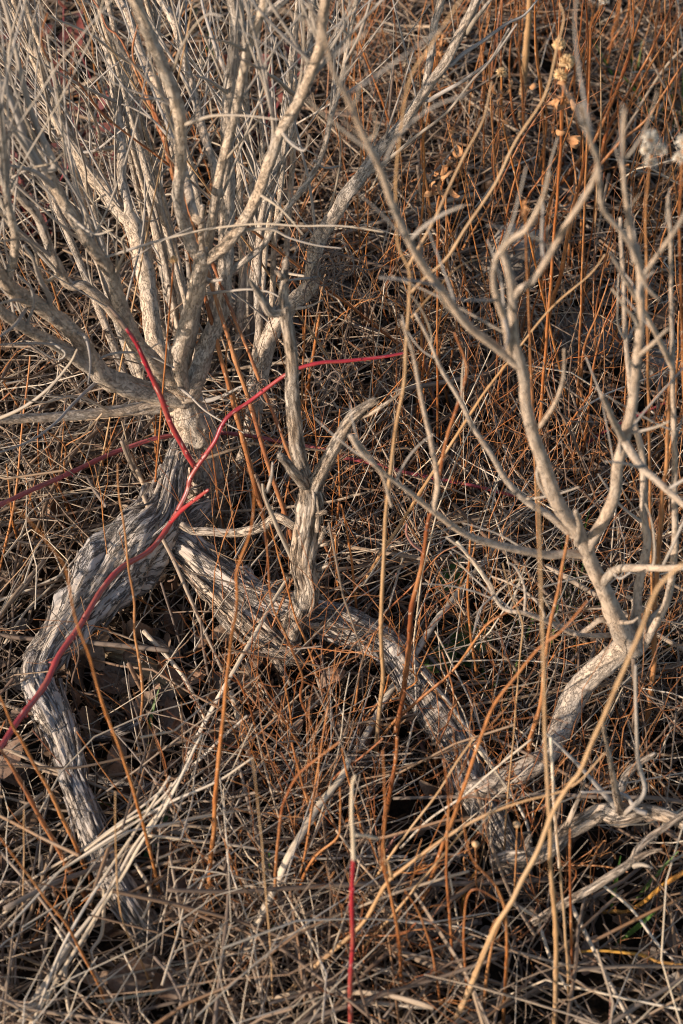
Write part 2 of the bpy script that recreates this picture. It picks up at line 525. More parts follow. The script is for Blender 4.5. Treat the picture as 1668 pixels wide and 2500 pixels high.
# traced thin twigs of that shrub: index of the limb they grow from
TW = [
 (18, 'B 400,460 470,420 560,370 680,280 740,200 805,110', [28, 20], [1.35, 1.28]),
 (18, 'B 500,300 560,250 650,190 760,110 840,70 905,-10', [28, 22], [1.36, 1.4]),
 (18, 'B 575,150 620,80 680,10 720,-30', [34, 24], [1.36, 1.3]),
 (18, 'B 120,800 230,720 350,620 480,520 600,370 680,280 770,130', [24, 16], [1.3, 1.22]),
 (8, 'A 800,310 830,220 900,110 960,65 1020,75', [22, 16], [1.08, 1.0]),
 (8, 'A 840,575 960,535 1100,530 1280,548', [22, 16], [1.08, 1.0]),
 (8, 'A 770,455 680,455 620,450 570,480', [18, 12], [1.08, 1.0]),
 (9, 'A 1370,460 1290,380 1180,310 1080,260', [28, 22], [1.04, .95]),
 (9, 'A 1290,600 1340,660 1400,690 1420,620', [20, 14], [1.05, 1.0]),
 (9, 'A 1190,890 1290,960 1390,1075', [18, 12], [1.08, 1.0]),
 (10, 'A 1140,240 1060,200 980,180 900,160', [18, 12], [1.14, 1.1]),
 (10, 'A 1030,740 1180,560 1230,480 1180,460 1120,440', [14, 9], [1.16, 1.1]),
 (12, 'A 1045,430 960,370 890,345', [22, 18], [1.28, 1.2]),
 (12, 'A 1050,350 1010,270 980,180 940,60 920,-30', [28, 26], [1.3, 1.35]),
 (12, 'A 1080,1060 1180,1050 1260,1055 1330,1090 1450,1125 1568,1140', [20, 15], [1.24, 1.1]),
 (12, 'A 1090,740 1180,830 1280,940', [16, 12], [1.28, 1.2]),
 (6, 'A 340,700 440,690 530,620 580,580', [20, 14], [1.47, 1.4]),
 (6, 'I 100,100 190,150 260,250 330,500', [40, 30], [1.5, 1.45]),
 (6, 'I 1100,950 780,800 560,680 330,540 160,400', [18, 18, 14], [1.3, 1.25]),
 (6, 'I 820,1850 780,1550 720,1300 680,1080 650,780', [16, 16, 12], [1.15, 1.12]),
 (6, 'I 475,1280 440,1000 400,760 350,500 270,250 220,0', [18, 18, 14], [1.1, 1.08]),
 (6, 'I 930,1350 900,1200 830,1020 740,860 640,760', [26, 22, 16], [1.35, 1.35]),
 (6, 'I 1320,640 1100,520 850,330 650,230 480,160 330,0', [20, 18, 14], [1.3, 1.25]),
 (6, 'I 1560,1270 1380,1080 1200,980 1110,950', [16, 12], [1.3, 1.25]),
 (17, 'I 1120,950 1260,480', [10, 8], [1.5, 1.45]),
 (17, 'I 810,800 940,680 1080,570 1250,480', [14, 16, 10], [1.35, 1.3]),
 (4, 'A 250,860 160,790 80,770 20,750', [38, 30, 24], [1.12, 1.05]),
 (4, 'I 500,1500 330,1150 200,700 120,350 60,100 0,-60', [42, 40, 38], [1.15, 1.15]),
 (4, 'I 470,1640 250,1330 150,1050 60,830 -40,690', [42, 42, 40], [1.13, 1.1]),
 (4, 'I 380,1600 220,1330 80,1120 -30,1000', [38, 36, 34], [1.1, 1.08]),
 (4, 'I 320,1270 220,1050 130,780 60,560 -20,360', [22, 20, 18], [1.1, 1.06]),
 (4, 'I 110,1620 300,1530 480,1480 570,1400', [16, 14, 10], [1.05, 1.0]),
 (4, 'A 530,1250 570,1160 560,1100 600,1060', [24, 16], [1.12, 1.05]),
 (5, 'A 240,1180 160,1120 60,1040 -20,1020', [26, 20], [1.12, 1.08]),
 (5, 'A 200,1290 160,1150 110,1100 0,1108', [24, 20], [1.1, 1.0]),
 (5, 'A 290,960 420,1070 520,1055', [18, 14], [1.12, 1.05]),
 (5, 'C 230,250 190,160 150,60 110,0', [38, 34, 28], [1.06, 1.0]),
 (1, 'C 355,475 320,540 230,650 110,740 -30,805', [24, 20], [1.08, .9]),
 (1, 'C 450,620 340,720 250,820 130,900 -30,958', [22, 18], [1.12, .95]),
 (1, 'C 340,480 230,450 100,450 -20,455', [20, 18], [1.08, .98]),
 (1, 'C 80,135 140,190 152,280 120,375', [26, 16], [1.02, .93]),
 (1, 'C 345,395 395,425 415,530 405,635', [24, 14], [1.06, 1.0]),
 (1, 'C 125,280 60,370 -20,430', [28, 22], [1.02, .95]),
 (1, 'C 120,250 60,250 -20,275', [24, 20], [1.03, .95]),
 (7, 'C 445,525 520,495 620,490 700,510 800,560', [14, 22], [1.05, 1.15]),
 (7, 'C 935,150 970,160 1020,155', [34, 26], [1.13, 1.08]),
 (7, 'C 940,220 1050,210 1150,200 1230,210 1290,240', [20, 16], [1.14, 1.05]),
 (0, 'C 500,755 350,690 200,720 60,690', [16, 12], [1.14, 1.05]),
 (2, 'C 200,420 300,490 250,520 130,440', [16, 12], [1.07, 1.05]),
 (18, 'C 1330,290 1420,280 1480,250', [26, 16], [1.32, 1.25]),
 (18, 'C 1480,140 1400,150 1280,165', [20, 16], [1.33, 1.2]),
 (18, 'A 1568,760 1490,770 1440,740', [18, 14], [1.33, 1.25]),
 (18, 'C 1220,640 1130,600 1060,540 960,430 900,340', [18, 16, 12], [1.26, 1.15]),
 (0, 'C 1120,860 960,770 870,690 800,640', [12, 18], [1.05, 1.12]),
 (7, 'C 940,710 1020,690 1130,640 1270,640', [40, 20, 14], [1.17, 1.15]),
]
for li, spec, ws, Y in TW:
    p, host = snap(spec, Y, limbs, 60)
    limb('twig', None, ws if host is None or np.linalg.norm(proj(p[0])[0]-pix(spec)[0]) < np.linalg.norm(proj(p[0])[0]-pix(spec)[-1]) else ws[::-1],
         (host or limbs[li])[0], 'twig', p=p, sides=7, rough=.35, wav=.5, wfreq=22)
# wild twigs that follow the limbs
for k in range(270):
    li = random.choice([2, 3, 4, 4, 5, 5, 6, 6, 6, 6, 8, 9, 10, 12, 14, 15, 16, 17, 17, 18, 20, 21, 22, 22])
    ob, pp, rr = limbs[li]
    i = int(len(pp)*random.uniform(.3, .95))
    i = min(max(i, 1), len(pp)-2)
    t = pp[i+1]-pp[i-1]; t /= np.linalg.norm(t)
    d = t*random.uniform(.3, 1.0)+rng.normal(size=3)*.32+np.array((-.1, .12, .2))
    if d[1] < -.3:
        d[1] *= -.3
    d /= np.linalg.norm(d); d[2] = max(d[2], .45)
    rad = random.uniform(.0006, .0016)
    p, r = twig_from(pp[i], d, random.uniform(.09, .30), rad, curl=random.uniform(.1, .6), up=.3)
    me, o, _, _ = stem_mesh('twig', p, r, M['twig'], 6, .007, .5, 25)
    link('twig', me, o, ob)
# background stems of the same shrub between and behind the limbs
for k in range(20):
    x0 = random.uniform(-.28, -.05); y0 = ymap(random.uniform(1.3, 1.6))
    dx = (x0+.12)*random.uniform(.6, 1.5)+random.uniform(-.08, .05)
    h = random.uniform(.35, .62)
    p = np.array([(x0*.55-.06, y0-.08, -.01), (x0, y0, .16), (x0+dx*.45, y0+.04, .16+h*.45), (x0+dx, y0+random.uniform(0, .15), .16+h)])
    r = np.linspace(random.uniform(.003, .0055), .0018, 4)
    me, o, pp, rr = stem_mesh('limb', p, r, M['bark'], 8, .008, 1.4, 9)
    link('limb', me, o, shrub)

# ------------------------------------------------------------ old weathered wood lying at its foot
def strips(parent, pp, rr, n, mat, lo=0.0, hi=1.0):
    """loosened splinters of bark and wood along a log"""
    t, U, W = frames(pp)
    for k in range(n):
        i0 = int(len(pp)*random.uniform(lo, hi*.9)); a = random.uniform(0, 6.28)
        m = random.randint(14, 34)
        i1 = min(i0+m, len(pp)-1)
        if i1-i0 < 6:
            continue
        idx = np.arange(i0, i1, 3)
        lift = np.linspace(0, 1, len(idx))
        if random.random() < .5:
            lift = lift[::-1]
        rad = rr[idx]*(1.03+random.uniform(.1, .55)*lift**2)
        p = pp[idx]+U[idx]*(rad*math.cos(a))[:, None]+W[idx]*(rad*math.sin(a))[:, None]
        w = random.uniform(.0010, .0032)
        me, o, _, _ = stem_mesh('splinter', p, np.linspace(w, w*.5, len(idx)), M[mat], 5, .006, .6, 40, flat=.5)
        link('splinter', me, o, parent)

LOGPTS = []
def note_log(pp, rr):
    LOGPTS.append(np.column_stack((pp[::8, :2], rr[::8])))
def hides_log(x, y):
    A = LOGPTS_ALL[0]
    return bool(np.any((A[:, 0]-x)**2+(A[:, 1]-.045-y)**2 < (A[:, 2]+.055)**2))
LOGPTS_ALL = [None]

log_l = empty('weathered_log', at_z(90, 1640, 0), 'thick twisted weathered grey log bending to the soil left of the shrub trunk', 'log')
lp = place('C 835,900 800,1010 E 745,90 650,200 530,330 400,500 280,660 190,800', z=[.15, .12, .10, .09, .07])
rl = radii(lp, [90, 110, 170, 250, 270, 230, 190, 165, 130])
me, o, pp, rr = stem_mesh('upper_length', lp, rl, M['weather'], 84, .0030, .3, 8,
                          bark_disp(3.3, lump=.62, ridge=.26, lumpf=1.3, ridgef=4.5, along=14, twist=9))
note_log(pp, rr); part = link('upper_length', me, o, log_l); strips(part, pp, rr, 60, 'weather')
lp = place('E 200,770 165,850 190,930 240,1020 290,1130 330,1280 G 330,200 380,320 430,460 510,640 600,780 700,900 810,1010', z=[.07, .07, .07, .065, .05, -.02])
rl = radii(lp, [120, 145, 150, 120, 112, 116, 122, 126, 120, 120, 100])
me, o, pp, rr = stem_mesh('lower_length', lp, rl, M['weather'], 64, .0030, .3, 8,
                          bark_disp(9.1, lump=.42, ridge=.26, lumpf=1.1, ridgef=4.2, along=11, twist=4))
note_log(pp, rr); part = link('lower_length', me, o, log_l); strips(part, pp, rr, 36, 'weather')

log_r = empty('weathered_log', at_z(760, 1480, 0), 'long grey weathered log carrying a dead upright stub, running away from the shrub trunk', 'log')
lp = place('C 960,1190 E 790,220 860,270 960,350 1100,440 1250,520 1400,570 1540,600 F 60,640 150,680 240,750 330,880 430,1010 520,1130 570,1240 H 600,210 660,320 720,440 790,580 850,720 900,860', z=[.09, .085, .075, .07, .065, .05, -.02])
rl = radii(lp, [80, 130, 150, 150, 150, 146, 150, 150, 140, 130, 130, 140, 150, 150, 140, 125, 110, 90, 70])
me, o, pp, rr = stem_mesh('log_length', lp, rl, M['weather'], 64, .0028, .25, 9,
                          bark_disp(5.7, lump=.38, ridge=.27, lumpf=1.1, ridgef=4.6, along=12, twist=3))
note_log(pp, rr); part = link('log_length', me, o, log_r); strips(part, pp, rr, 70, 'weather')
lp = place('E 880,330 980,440 1100,560 1220,670 1320,745 1390,790', z=[.08, .07, .075, .075])
me, o, pp, rr = stem_mesh('side_limb', lp, radii(lp, [120, 130, 130, 120, 100, 30]), M['snag'], 56, .003, .25, 9,
                          bark_disp(8.7, lump=.25, ridge=.22, ridgef=4.5, along=13, twist=2))
note_log(pp, rr); part = link('side_limb', me, o, log_r); strips(part, pp, rr, 26, 'snag')
for spec, ws, z in (('E 920,390 970,490 1040,610 1150,720', [60, 60, 45, 16], [.075, .05]),
                    ('E 1130,600 1220,720 1290,820 1335,890', [60, 46, 34, 16], [.075, .06])):
    lp = place(spec, z=z)
    me, o, pp, rr = stem_mesh('side_limb', lp, radii(lp, ws), M['snag'], 22, .003, .4, 12, bark_disp(random.random()*9, lump=.2, ridge=.2, along=16))
    link('side_limb', me, o, log_r)
# the dead stub standing on it
stub_p = place('E 1315,760 1330,680 1375,560 1402,470 1395,340 1415,200 1418,70 C 1420,1130 1415,1090', Y=[.95, .985], down=False)
me, o, pp, rr = stem_mesh('stub', stub_p, radii(stub_p, [120, 110, 92, 100, 98, 104, 106, 118, 80]), M['snag'], 36, .0028, .3, 20,
                          bark_disp(2.2, lump=.32, ridge=.26, ridgef=4, along=24))
stub = link('stub', me, o, log_r); strips(stub, pp, rr, 22, 'snag')
def snag(spec, ws, Y, mat='snag', sides=20, parent=None):
    p = place(spec, Y, down=False)
    me, o, pp, rr = stem_mesh('broken_branch', p, radii(p, ws)*.9, M[mat], sides, .0028, .4, 22,
                              bark_disp(random.random()*30, lump=.2, ridge=.18, ridgef=3.5, along=24))
    b = link('broken_branch', me, o, parent or stub)
    t = pp[-1]-pp[-min(5, len(pp))]; t /= np.linalg.norm(t)
    for k in range(4 if ws[0] > 50 else 2):      # torn fibres at the break
        r0 = float(rr[-1])
        q = pp[-2]+rng.normal(size=3)*r0*.55
        d = t+rng.normal(size=3)*.22
        me2, o2, _, _ = stem_mesh('splinter', np.array([q-t*r0*2, q, q+d*r0*random.uniform(1.2, 3.2)]), np.array([r0*.5, r0*.4, r0*.07]), M[mat], 5, .002, .3, 50)
        link('splinter', me2, o2, parent or stub)
    return b
snag('C 1425,1140 1392,1040 1360,900 1345,700 1342,540 1325,380 1305,270', [80, 74, 72, 70, 62, 62, 60], [.985, .99], sides=26)
snag('C 1310,290 1240,300 1190,220 1145,155', [56, 46, 36, 14], [.99, .97])
snag('C 1300,300 1302,200 1315,60', [56, 44, 26], [.99, 1.0])
snag('C 1275,120 1300,150', [20, 30], [.99, .99], sides=10)
snag('C 1430,1140 1460,1080 1510,980 1560,880 D 40,800 90,755 155,705', [76, 74, 66, 60, 62, 54, 30], [.985, .96], sides=26)
snag('D 85,790 160,755 285,665', [20, 20, 14], [.965, .94], sides=9)
snag('C 1400,1100 1335,1015 1285,965', [54, 52, 36], [.98, .95])
for sp, w in (('E 1430,260 1465,220 1490,165', [40, 34, 22]), ('E 1440,250 1480,245 1505,240', [30, 22, 14]), ('E 1420,360 1470,350 1505,335', [40, 34, 22]),
              ('E 1420,485 1460,475 1495,500', [34, 28, 12]), ('E 1430,110 1470,100 1500,92', [40, 30, 14]), ('E 1360,390 1320,385 1295,372', [30, 22, 10]),
              ('E 1375,540 1330,560 1250,620 1190,640', [34, 30, 20, 12])):
    snag(sp, w, [.975, .965], sides=10)
snag('E 1365,360 1340,310 1300,220 1250,110 1215,20 C 1205,1095', [26, 26, 24, 22, 18, 12], [.98, .96], 'twig', 8)
snag('C 1225,1130 1245,1070 1252,995', [20, 18, 10], [.965, .95], 'twig', 8)
snag('E 830,150 880,178 950,182 1080,190 1200,160 1275,120 1340,150 1400,200', [36, 40, 40, 44, 46, 50, 44, 40], [1.06, 1.05, .99], sides=16)

# ------------------------------------------------------------ the right-hand shrub, nearer the camera
rp = place('H 560,250 680,220 800,180 920,110 F 960,1180 1020,1040 1100,900 1200,800 1290,720 1320,690', z=[.07, .08, .09, .10, .13, .17])
shrub2 = empty('shrub', rp[0], 'open sparse leafless shrub of smooth pale stems rising from a bent stem on the right', 'shrub')
limb('basal_stem', None, [90, 110, 105, 100, 112, 115, 110, 105, 100], shrub2, p=rp, sides=30, step=.0035, wav=.25)
yinv = np.linspace(.4, 2, 400)
yb = float(np.interp(rp[-1][1], [ymap(a) for a in yinv], yinv))
tr, trp, trr = limb('trunk', 'F 1345,720 1320,690 1270,620 1220,500 1190,420 1150,330 1120,260 1060,160 990,60 D 945,1060 890,900 855,720 842,600 815,500 790,380 782,230 760,100 735,10',
                    [120, 110, 78, 74, 72, 68, 72, 70, 66, 62, 58, 54, 54, 50, 46, 42, 36], shrub2, 'smooth', Y=[yb, yb-.02, yb-.05], sides=18, rough=.5)
Y2 = yb-.02
R2 = [
 ('F 1130,260 1150,220 1210,120 1255,0 D 1270,1000 1300,880 1340,700 1360,500 1370,350 1372,150 1355,0 B 1350,1200 1315,1000 1290,800 1300,520 1303,505', [60, 60, 56, 54, 48, 40, 30, 24], [Y2, Y2-.03, Y2-.05]),
 ('F 1120,292 1040,285 950,290 830,270 700,240 560,190 420,90 320,10 D 250,1085 170,1020 100,930 60,890', [42, 42, 40, 36, 30, 26, 20], [Y2, Y2-.04, Y2-.06]),
 ('F 425,95 425,60 D 440,1080 410,900 370,720 330,500 275,345', [30, 28, 26, 20], [Y2-.04, Y2-.03]),
 ('F 230,70 D 180,1040 100,960 40,870', [26, 24, 18], [Y2-.06, Y2-.08]),
 ('F 1060,200 950,110 D 860,1180 760,1080 690,960 600,830 540,700 460,570 400,430 338,310', [38, 36, 30, 26, 20], [Y2-.02, Y2+.05]),
 ('D 830,560 790,535 700,460 560,340 440,180 330,20 B 240,940 170,760 70,560 0,400 A 1530,320 1480,130 1440,60 1420,20', [46, 44, 42, 40, 34, 28], [Y2-.04, Y2-.12]),
 ('D 790,235 820,200 880,160 960,40 B 1000,1090 1120,900 1180,770 1140,640 1100,480', [38, 38, 36, 34, 28], [Y2-.05, Y2-.12]),
 ('B 1180,765 1200,950 1290,1070 1350,1180 D 1400,180 1460,250', [26, 26, 24], [Y2-.1, Y2-.06]),
 ('D 780,490 745,330 698,180 710,60 745,15', [46, 42, 40, 36], [Y2-.04, Y2-.07]),
 ('B 745,1140 770,1105 850,1050 920,920 955,795', [34, 28, 22], [Y2-.07, Y2-.12]),
 ('F 1195,430 1225,390 1280,350 1400,347 1500,350 1640,330', [48, 46, 42, 42], [Y2, Y2-.08]),
 ('D 905,830 980,730 1020,600 1022,475', [28, 22, 16], [Y2-.03, Y2-.06]),
 ('D 1295,900 1230,760 1195,685', [40, 36, 28], [Y2-.04, Y2-.08]),
 ('D 1295,890 1370,1010 1450,1080 1590,1205', [44, 44, 40], [Y2-.03, Y2-.09]),
 ('F 1268,610 1190,590 1140,625 1080,655 980,610 850,560 735,527 650,380 560,270 480,210', [30, 28, 30, 26, 24, 20, 14], [Y2, Y2-.02, Y2+.02]),
 ('F 1260,650 1180,662 1070,655', [28, 26], [Y2, Y2-.01]),
 ('F 1270,600 1330,600 1360,580', [26, 14], [Y2, Y2-.05]),
 ('F 930,560 880,490 780,425 690,390', [16, 12], [Y2-.02, Y2+.04]),
 ('F 840,560 840,440 800,350 760,325', [14, 14], [Y2-.02, Y2+.02]),
 ('F 1085,240 1090,150 1075,90', [40, 30], [Y2-.02, Y2-.05]),
 ('F 990,60 930,0 D 900,1050 905,1000', [26, 22], [Y2-.03, Y2]),
 ('F 1390,690 1360,480 1400,240 D 1385,1250 1390,1100 1375,930 1340,780 1310,500 1285,0 B 1280,1000', [50, 46, 44, 34, 28, 24], [yb+.08, yb+.12]),
 ('F 1400,690 1500,480 D 1530,1300 1525,800 1520,600 1515,300 1510,0 B 1500,900', [40, 36, 30, 26, 22], [yb+.05, yb+.02]),
 ('D 1520,560 1420,360 1300,150 1230,30', [30, 26, 20], [yb, yb-.04]),
 ('D 1370,500 1440,440 1500,380', [26, 18], [Y2-.05, Y2-.08]),
 ('D 1370,160 1440,60 B 1530,1060 1590,950', [28, 26], [Y2-.05, Y2-.1]),
 ('F 1330,690 1345,520 1310,480', [46, 24], [yb, yb+.03]),
 ('F 1340,690 1430,570 1500,500', [44, 26], [yb, yb+.03]),
]
r2obs = []
for spec, ws, Y in R2:
    p, host = snap(spec, Y, [(tr, trp, trr)]+r2obs, 40)
    r2obs.append(limb('branch', None, ws, shrub2, 'smooth', p=p, sides=10, rough=.3, wav=.4))
for k in range(75):
    ob, pp, rr = r2obs[random.choice((0, 0, 1, 4, 5, 5, 6, 8, 10, 13, 14, 21, 22, 23))]
    i = min(max(int(len(pp)*random.uniform(.15, .95)), 1), len(pp)-2)
    t = pp[i+1]-pp[i-1]; t /= np.linalg.norm(t)
    d = t*.6+rng.normal(size=3)*.5+np.array((0, 0, .2)); d /= np.linalg.norm(d); d[2] = max(d[2], .35)
    p, r = twig_from(pp[i], d, random.uniform(.03, .10), min(rr[i]*.6, random.uniform(.0007, .0017)), curl=random.uniform(.2, .8))
    me, o, _, _ = stem_mesh('twig', p, r, M['twig'], 6, .007, .5, 25)
    link('twig', me, o, ob)
# low crooked stem of the same shrub at its foot
lp = place('H 690,580 760,565 850,560 960,515 1030,440 1100,395 1200,340 1290,365 1400,345 1500,370 1620,420', z=[.07, .09, .12, .15])
lo = empty('crooked_branch', lp[0], 'low crooked pale branch lying among the straw below the right-hand shrub', 'branch')
base, pp_, rr_ = limb('main_stem', None, [80, 84, 78, 80, 84, 86, 82, 70, 62, 60], lo, 'snag', p=lp, sides=26, step=.0035)
for spec, ws, z in (('H 880,850 930,820 1060,740 1200,660 1330,575 1360,520 1420,460 1500,405 1600,330', [40, 44, 44, 46, 42, 36], [.07, .13, .16]),
                    ('H 1340,590 1380,585 1425,600', [30, 16], [.14, .15]), ('H 1350,560 1410,530 1470,515', [34, 22], [.15, .16]),
                    ('H 870,545 850,490 870,440 830,440', [40, 26, 12], [.09, .11]),
                    ('H 1030,420 1080,300 1120,200', [34, 24, 12], [.11, .16]),
                    ('H 1280,340 1240,150 1215,20 F 1200,1060', [44, 26, 20], [.13, .28]), ('H 1300,350 1390,250 1360,80 F 1350,800', [26, 24, 18], [.13, .34]),
                    ('H 1270,330 1180,230 1060,100 F 940,1110', [30, 22, 14], [.13, .2]), ('H 1260,320 1290,200 1340,140 1440,75', [50, 46, 30], [.13, .16]),
                    ('H 1400,350 1350,330 1290,260 1100,250', [26, 20, 14], [.14, .16])):
    limb('side_branch', spec, ws, base, 'snag' if ws[0] > 30 else 'twig', z=z, sides=12, rough=.7)

note_log(pp_, rr_); note_log(rp, np.full(len(rp), .012))
LOGPTS_ALL[0] = np.vstack(LOGPTS)
# ------------------------------------------------------------ red canes with thorns
def cane(label, spec, ws, Y, mat='red', group=None, thorns=14, leaves=0, extra=None):
    p = place(spec, Y, down=False)
    r = radii(p, ws)*(.85 if mat == 'maroon' else .74)
    e = empty('red_cane', p[0], label, 'cane')
    me, o, pp, rr = stem_mesh('stem', p, r, M[mat], 12, .005, .35, 14, nodes=.22)
    st = link('stem', me, o, e)
    t, U, W = frames(pp)
    L = cumlen(pp)
    for k in range(thorns):
        i = int(random.uniform(.03, .97)*(len(pp)-1)); a = random.uniform(0, 6.28)
        n = U[i]*math.cos(a)+W[i]*math.sin(a)
        s = rr[i]
        q = np.array([pp[i]+n*s*.7, pp[i]+n*s*1.35-t[i]*s*.1, pp[i]+n*s*1.9-t[i]*s*.35])
        mb = MB(); tube(mb, q, np.array([s*.5, s*.28, s*.05]), 6)
        link('thorn', mb.mesh('thorn', M[mat], q[0]), q[0], e)
    return e, pp, rr

cane('long crimson thorny cane slanting past the grey log and across the shrub trunk',
     'E -40,1240 0,1180 80,1060 200,900 270,750 370,610 470,450 560,350 690,270 780,150 855,10 C 875,1065 930,980 985,900 1040,790 1150,710 1300,600 1380,560 1480,535 D 0,530 110,520 200,510 290,492',
     [40, 38, 38, 36, 34, 32, 30, 26, 25, 24, 18], [.70, .84, 1.0, 1.07, 1.10], thorns=34)
cane('short crimson cane tip forking off the long cane below the trunk', 'E 785,140 830,90 880,50 958,-8', [28, 26, 20], [.985, .97], thorns=5)
e, pp, rr = cane('bright coral red cane leaning against the shrub trunk with a dark upper end',
     'C 892,1012 860,960 830,905 780,810 740,700 690,590 650,500 620,440 580,380', [34, 36, 36, 34, 28, 24], [1.04, 1.06], thorns=10)
p = place('C 585,390 550,340 510,290 495,280', Y=[1.06, 1.07], down=False)
me, o, _, _ = stem_mesh('withered_tip', p, radii(p, [22, 26, 20, 10]), M['brown'], 8, .005, .8, 40); link('withered_tip', me, o, e)
cane('dull rose red cane passing low behind the shrub trunk',
     'C -40,1210 0,1190 150,1120 330,1040 500,960 620,915 740,880 900,862 1050,862 1200,880 1330,905 1500,940 D 0,970 150,1000 300,1040 500,1080 650,1112 800,1150',
     [26, 26, 26, 24, 22, 22, 20, 18, 16], [1.02, 1.18, 1.235, 1.20, 1.15], 'maroon', thorns=24)
e, pp, rr = cane('upright scarlet cane with a bleached dry tip at the lower edge',
     'Z 854,2640 855,2500 855,2412 861,2310 858,2225 861,2150 863,2098', [34, 32, 30, 30, 28], [.55, .56], thorns=8)
p = place('J 985,1120 975,900 965,700 965,560 970,420 1000,350', Y=[.56, .57], down=False)
me, o, _, _ = stem_mesh('dry_tip', p, radii(p, [22, 20, 18, 18, 12]), M['pale'], 8, .005, .4, 30); link('dry_tip', me, o, e)
p = place('J 985,890 1080,895 1210,925', Y=[.57, .575], down=False)
me, o, _, _ = stem_mesh('dry_tip', p, radii(p, [16, 14]), M['pale'], 8, .005, .4, 30); link('dry_tip', me, o, e)
cane('thin dark purple cane crossing behind the right-hand shrub', 'D 1050,960 1250,830 1400,760 1500,715', [16, 18, 14], [1.3, 1.35], 'maroon', thorns=8)
cane('thin maroon cane lying flat under the low crooked branch', 'H 560,600 420,650 250,720 100,780 0,820', [16, 16, 14], [.78, .74], 'maroon', thorns=6)
cane('short maroon cane lying flat right of the crooked branch', 'H 1568,440 1400,455 1250,460 1110,480', [18, 20, 16], [.8, .79], 'maroon', thorns=6)

# ------------------------------------------------------------ wording: what a small thing is near
MARKS = [((.5, 1.2), None)]
def marks():
    L = []
    for sp, w in (('C 960,1240', 'the shrub trunk'), ('E 560,330', 'the thick part of the left log'), ('E 190,850', 'the elbow of the left log'),
                  ('G 380,330', 'the lower length of the left log'), ('G 760,960', 'the buried end of the left log'), ('E 1010,420', 'the start of the long log'),
                  ('E 1330,760', 'the foot of the dead stub'), ('F 200,720', 'the middle of the long log'), ('F 480,1090', 'the bend of the long log'),
                  ('H 780,600', 'the lower end of the long log'), ('F 1080,960', 'the bent basal stem'), ('F 1380,760', 'the base of the sparse shrub'),
                  ('H 1200,380', 'the low crooked branch'), ('H 1250,830', 'the bent yellow stem'), ('Z 857,2380', 'the scarlet cane'),
                  ('G 480,760', 'the pale straw bundle'), ('E 660,810', 'the tan bark slab'), ('G 560,200', 'the fibrous bark slab'),
                  ('C 200,1110', 'the dull rose cane'), ('D 350,1050', 'the far end of the dull rose cane'), ('D 1480,540', 'the pale grey stone'), ('D 1150,430', 'the tan rounded stone'),
                  ('B 800,1200', 'the grey upright stone'), ('C 1130,330', 'the small dark stone'), ('A 455,380', 'the rusty red-leaved plant'),
                  ('A 130,860', 'the rose red-leaved plant'), ('A 290,210', 'the purplish red-leaved plant'), ('B 830,500', 'the broad flattened stalk'),
                  ('B 1000,800', 'the stem with three seed heads'), ('B 770,690', 'the stem with one seed head'), ('B 440,1060', 'the stem of curled tan leaves'),
                  ('F 1100,560', 'the green grass tuft'), ('F 580,780', 'the dark green leaves'), ('B 1500,640', 'the far green grass'), ('F 300,740', 'the knobbly twigs'),
                  ('H 1000,1200', 'the two stout golden stalks'), ('D 600,610', 'the branch behind the stub'), ('E 560,1110', 'the pale branch in the hollow'), ('G 980,850', 'the tall orange stem in the hollow')):
        u, v = pix(sp)[0]
        p = at_z(u, v, 0)
        L.append((p[0], p[1], w))
    return L
MARKS = marks()
def near_mark(x, y):
    return min(MARKS, key=lambda m: (m[0]-x)**2+(m[1]-y)**2)[2]
def pick(v, *steps):
    for lim, w in steps:
        if v < lim:
            return w
    return steps[-1][1]
def say_stem(kind, pp, rr, forks):
    h = float(pp[:, 2].max())
    L = float(cumlen(pp)[-1]); chord = float(np.linalg.norm(pp[-1]-pp[0]))
    bend = 1-chord/L
    size = pick(h, (.10, 'very short'), (.18, 'short'), (.28, 'middling'), (.42, 'tall'), (9, 'very tall'))
    th = pick(float(np.max(rr)), (.0012, 'hair-thin'), (.0017, 'thin'), (.0024, 'slim'), (.0035, 'stout'), (9, 'thick'))
    sh = pick(bend, (.02, 'straight'), (.06, 'wavy'), (9, 'bowed'))
    fk = ('', ' with one side shoot', ' with two side shoots', ' with three side shoots', ' with several side shoots')[min(forks, 4)]
    b = {'orange': 'orange-brown stem', 'brown': 'dark brown dead twig', 'tan': 'golden tan stalk', 'pale': 'pale straw stalk', 'straw': 'grey-tan stalk', 'pink': 'knobbly reddish twig', 'yellow': 'yellow stem'}[kind]
    if kind in ('pale', 'straw'):
        mid = pp[len(pp)//2]
        size = pick(L, (.12, 'short'), (.25, 'middling'), (.4, 'long'), (9, 'very long'))
        return f'{size} {th} {sh} {b} lying near {near_mark(mid[0], mid[1])}'
    w = f'{size} {th} {sh} {b}{fk} near {near_mark(pp[0][0], pp[0][1])}'
    if len(w.split()) > 16:
        w = f'{size} branching {b} near {near_mark(pp[0][0], pp[0][1])}'
    return w
STRAW_TONES = ('dark brown', 'brown', 'tan', 'greyish', 'pale', 'russet', 'dull brown')
LEAF_TONES = ('dark brown', 'brown', 'light brown', 'greyish', 'pale grey', 'rusty')
def tone(names, rv):
    return names[int(round(rv*(len(names)-1)))]

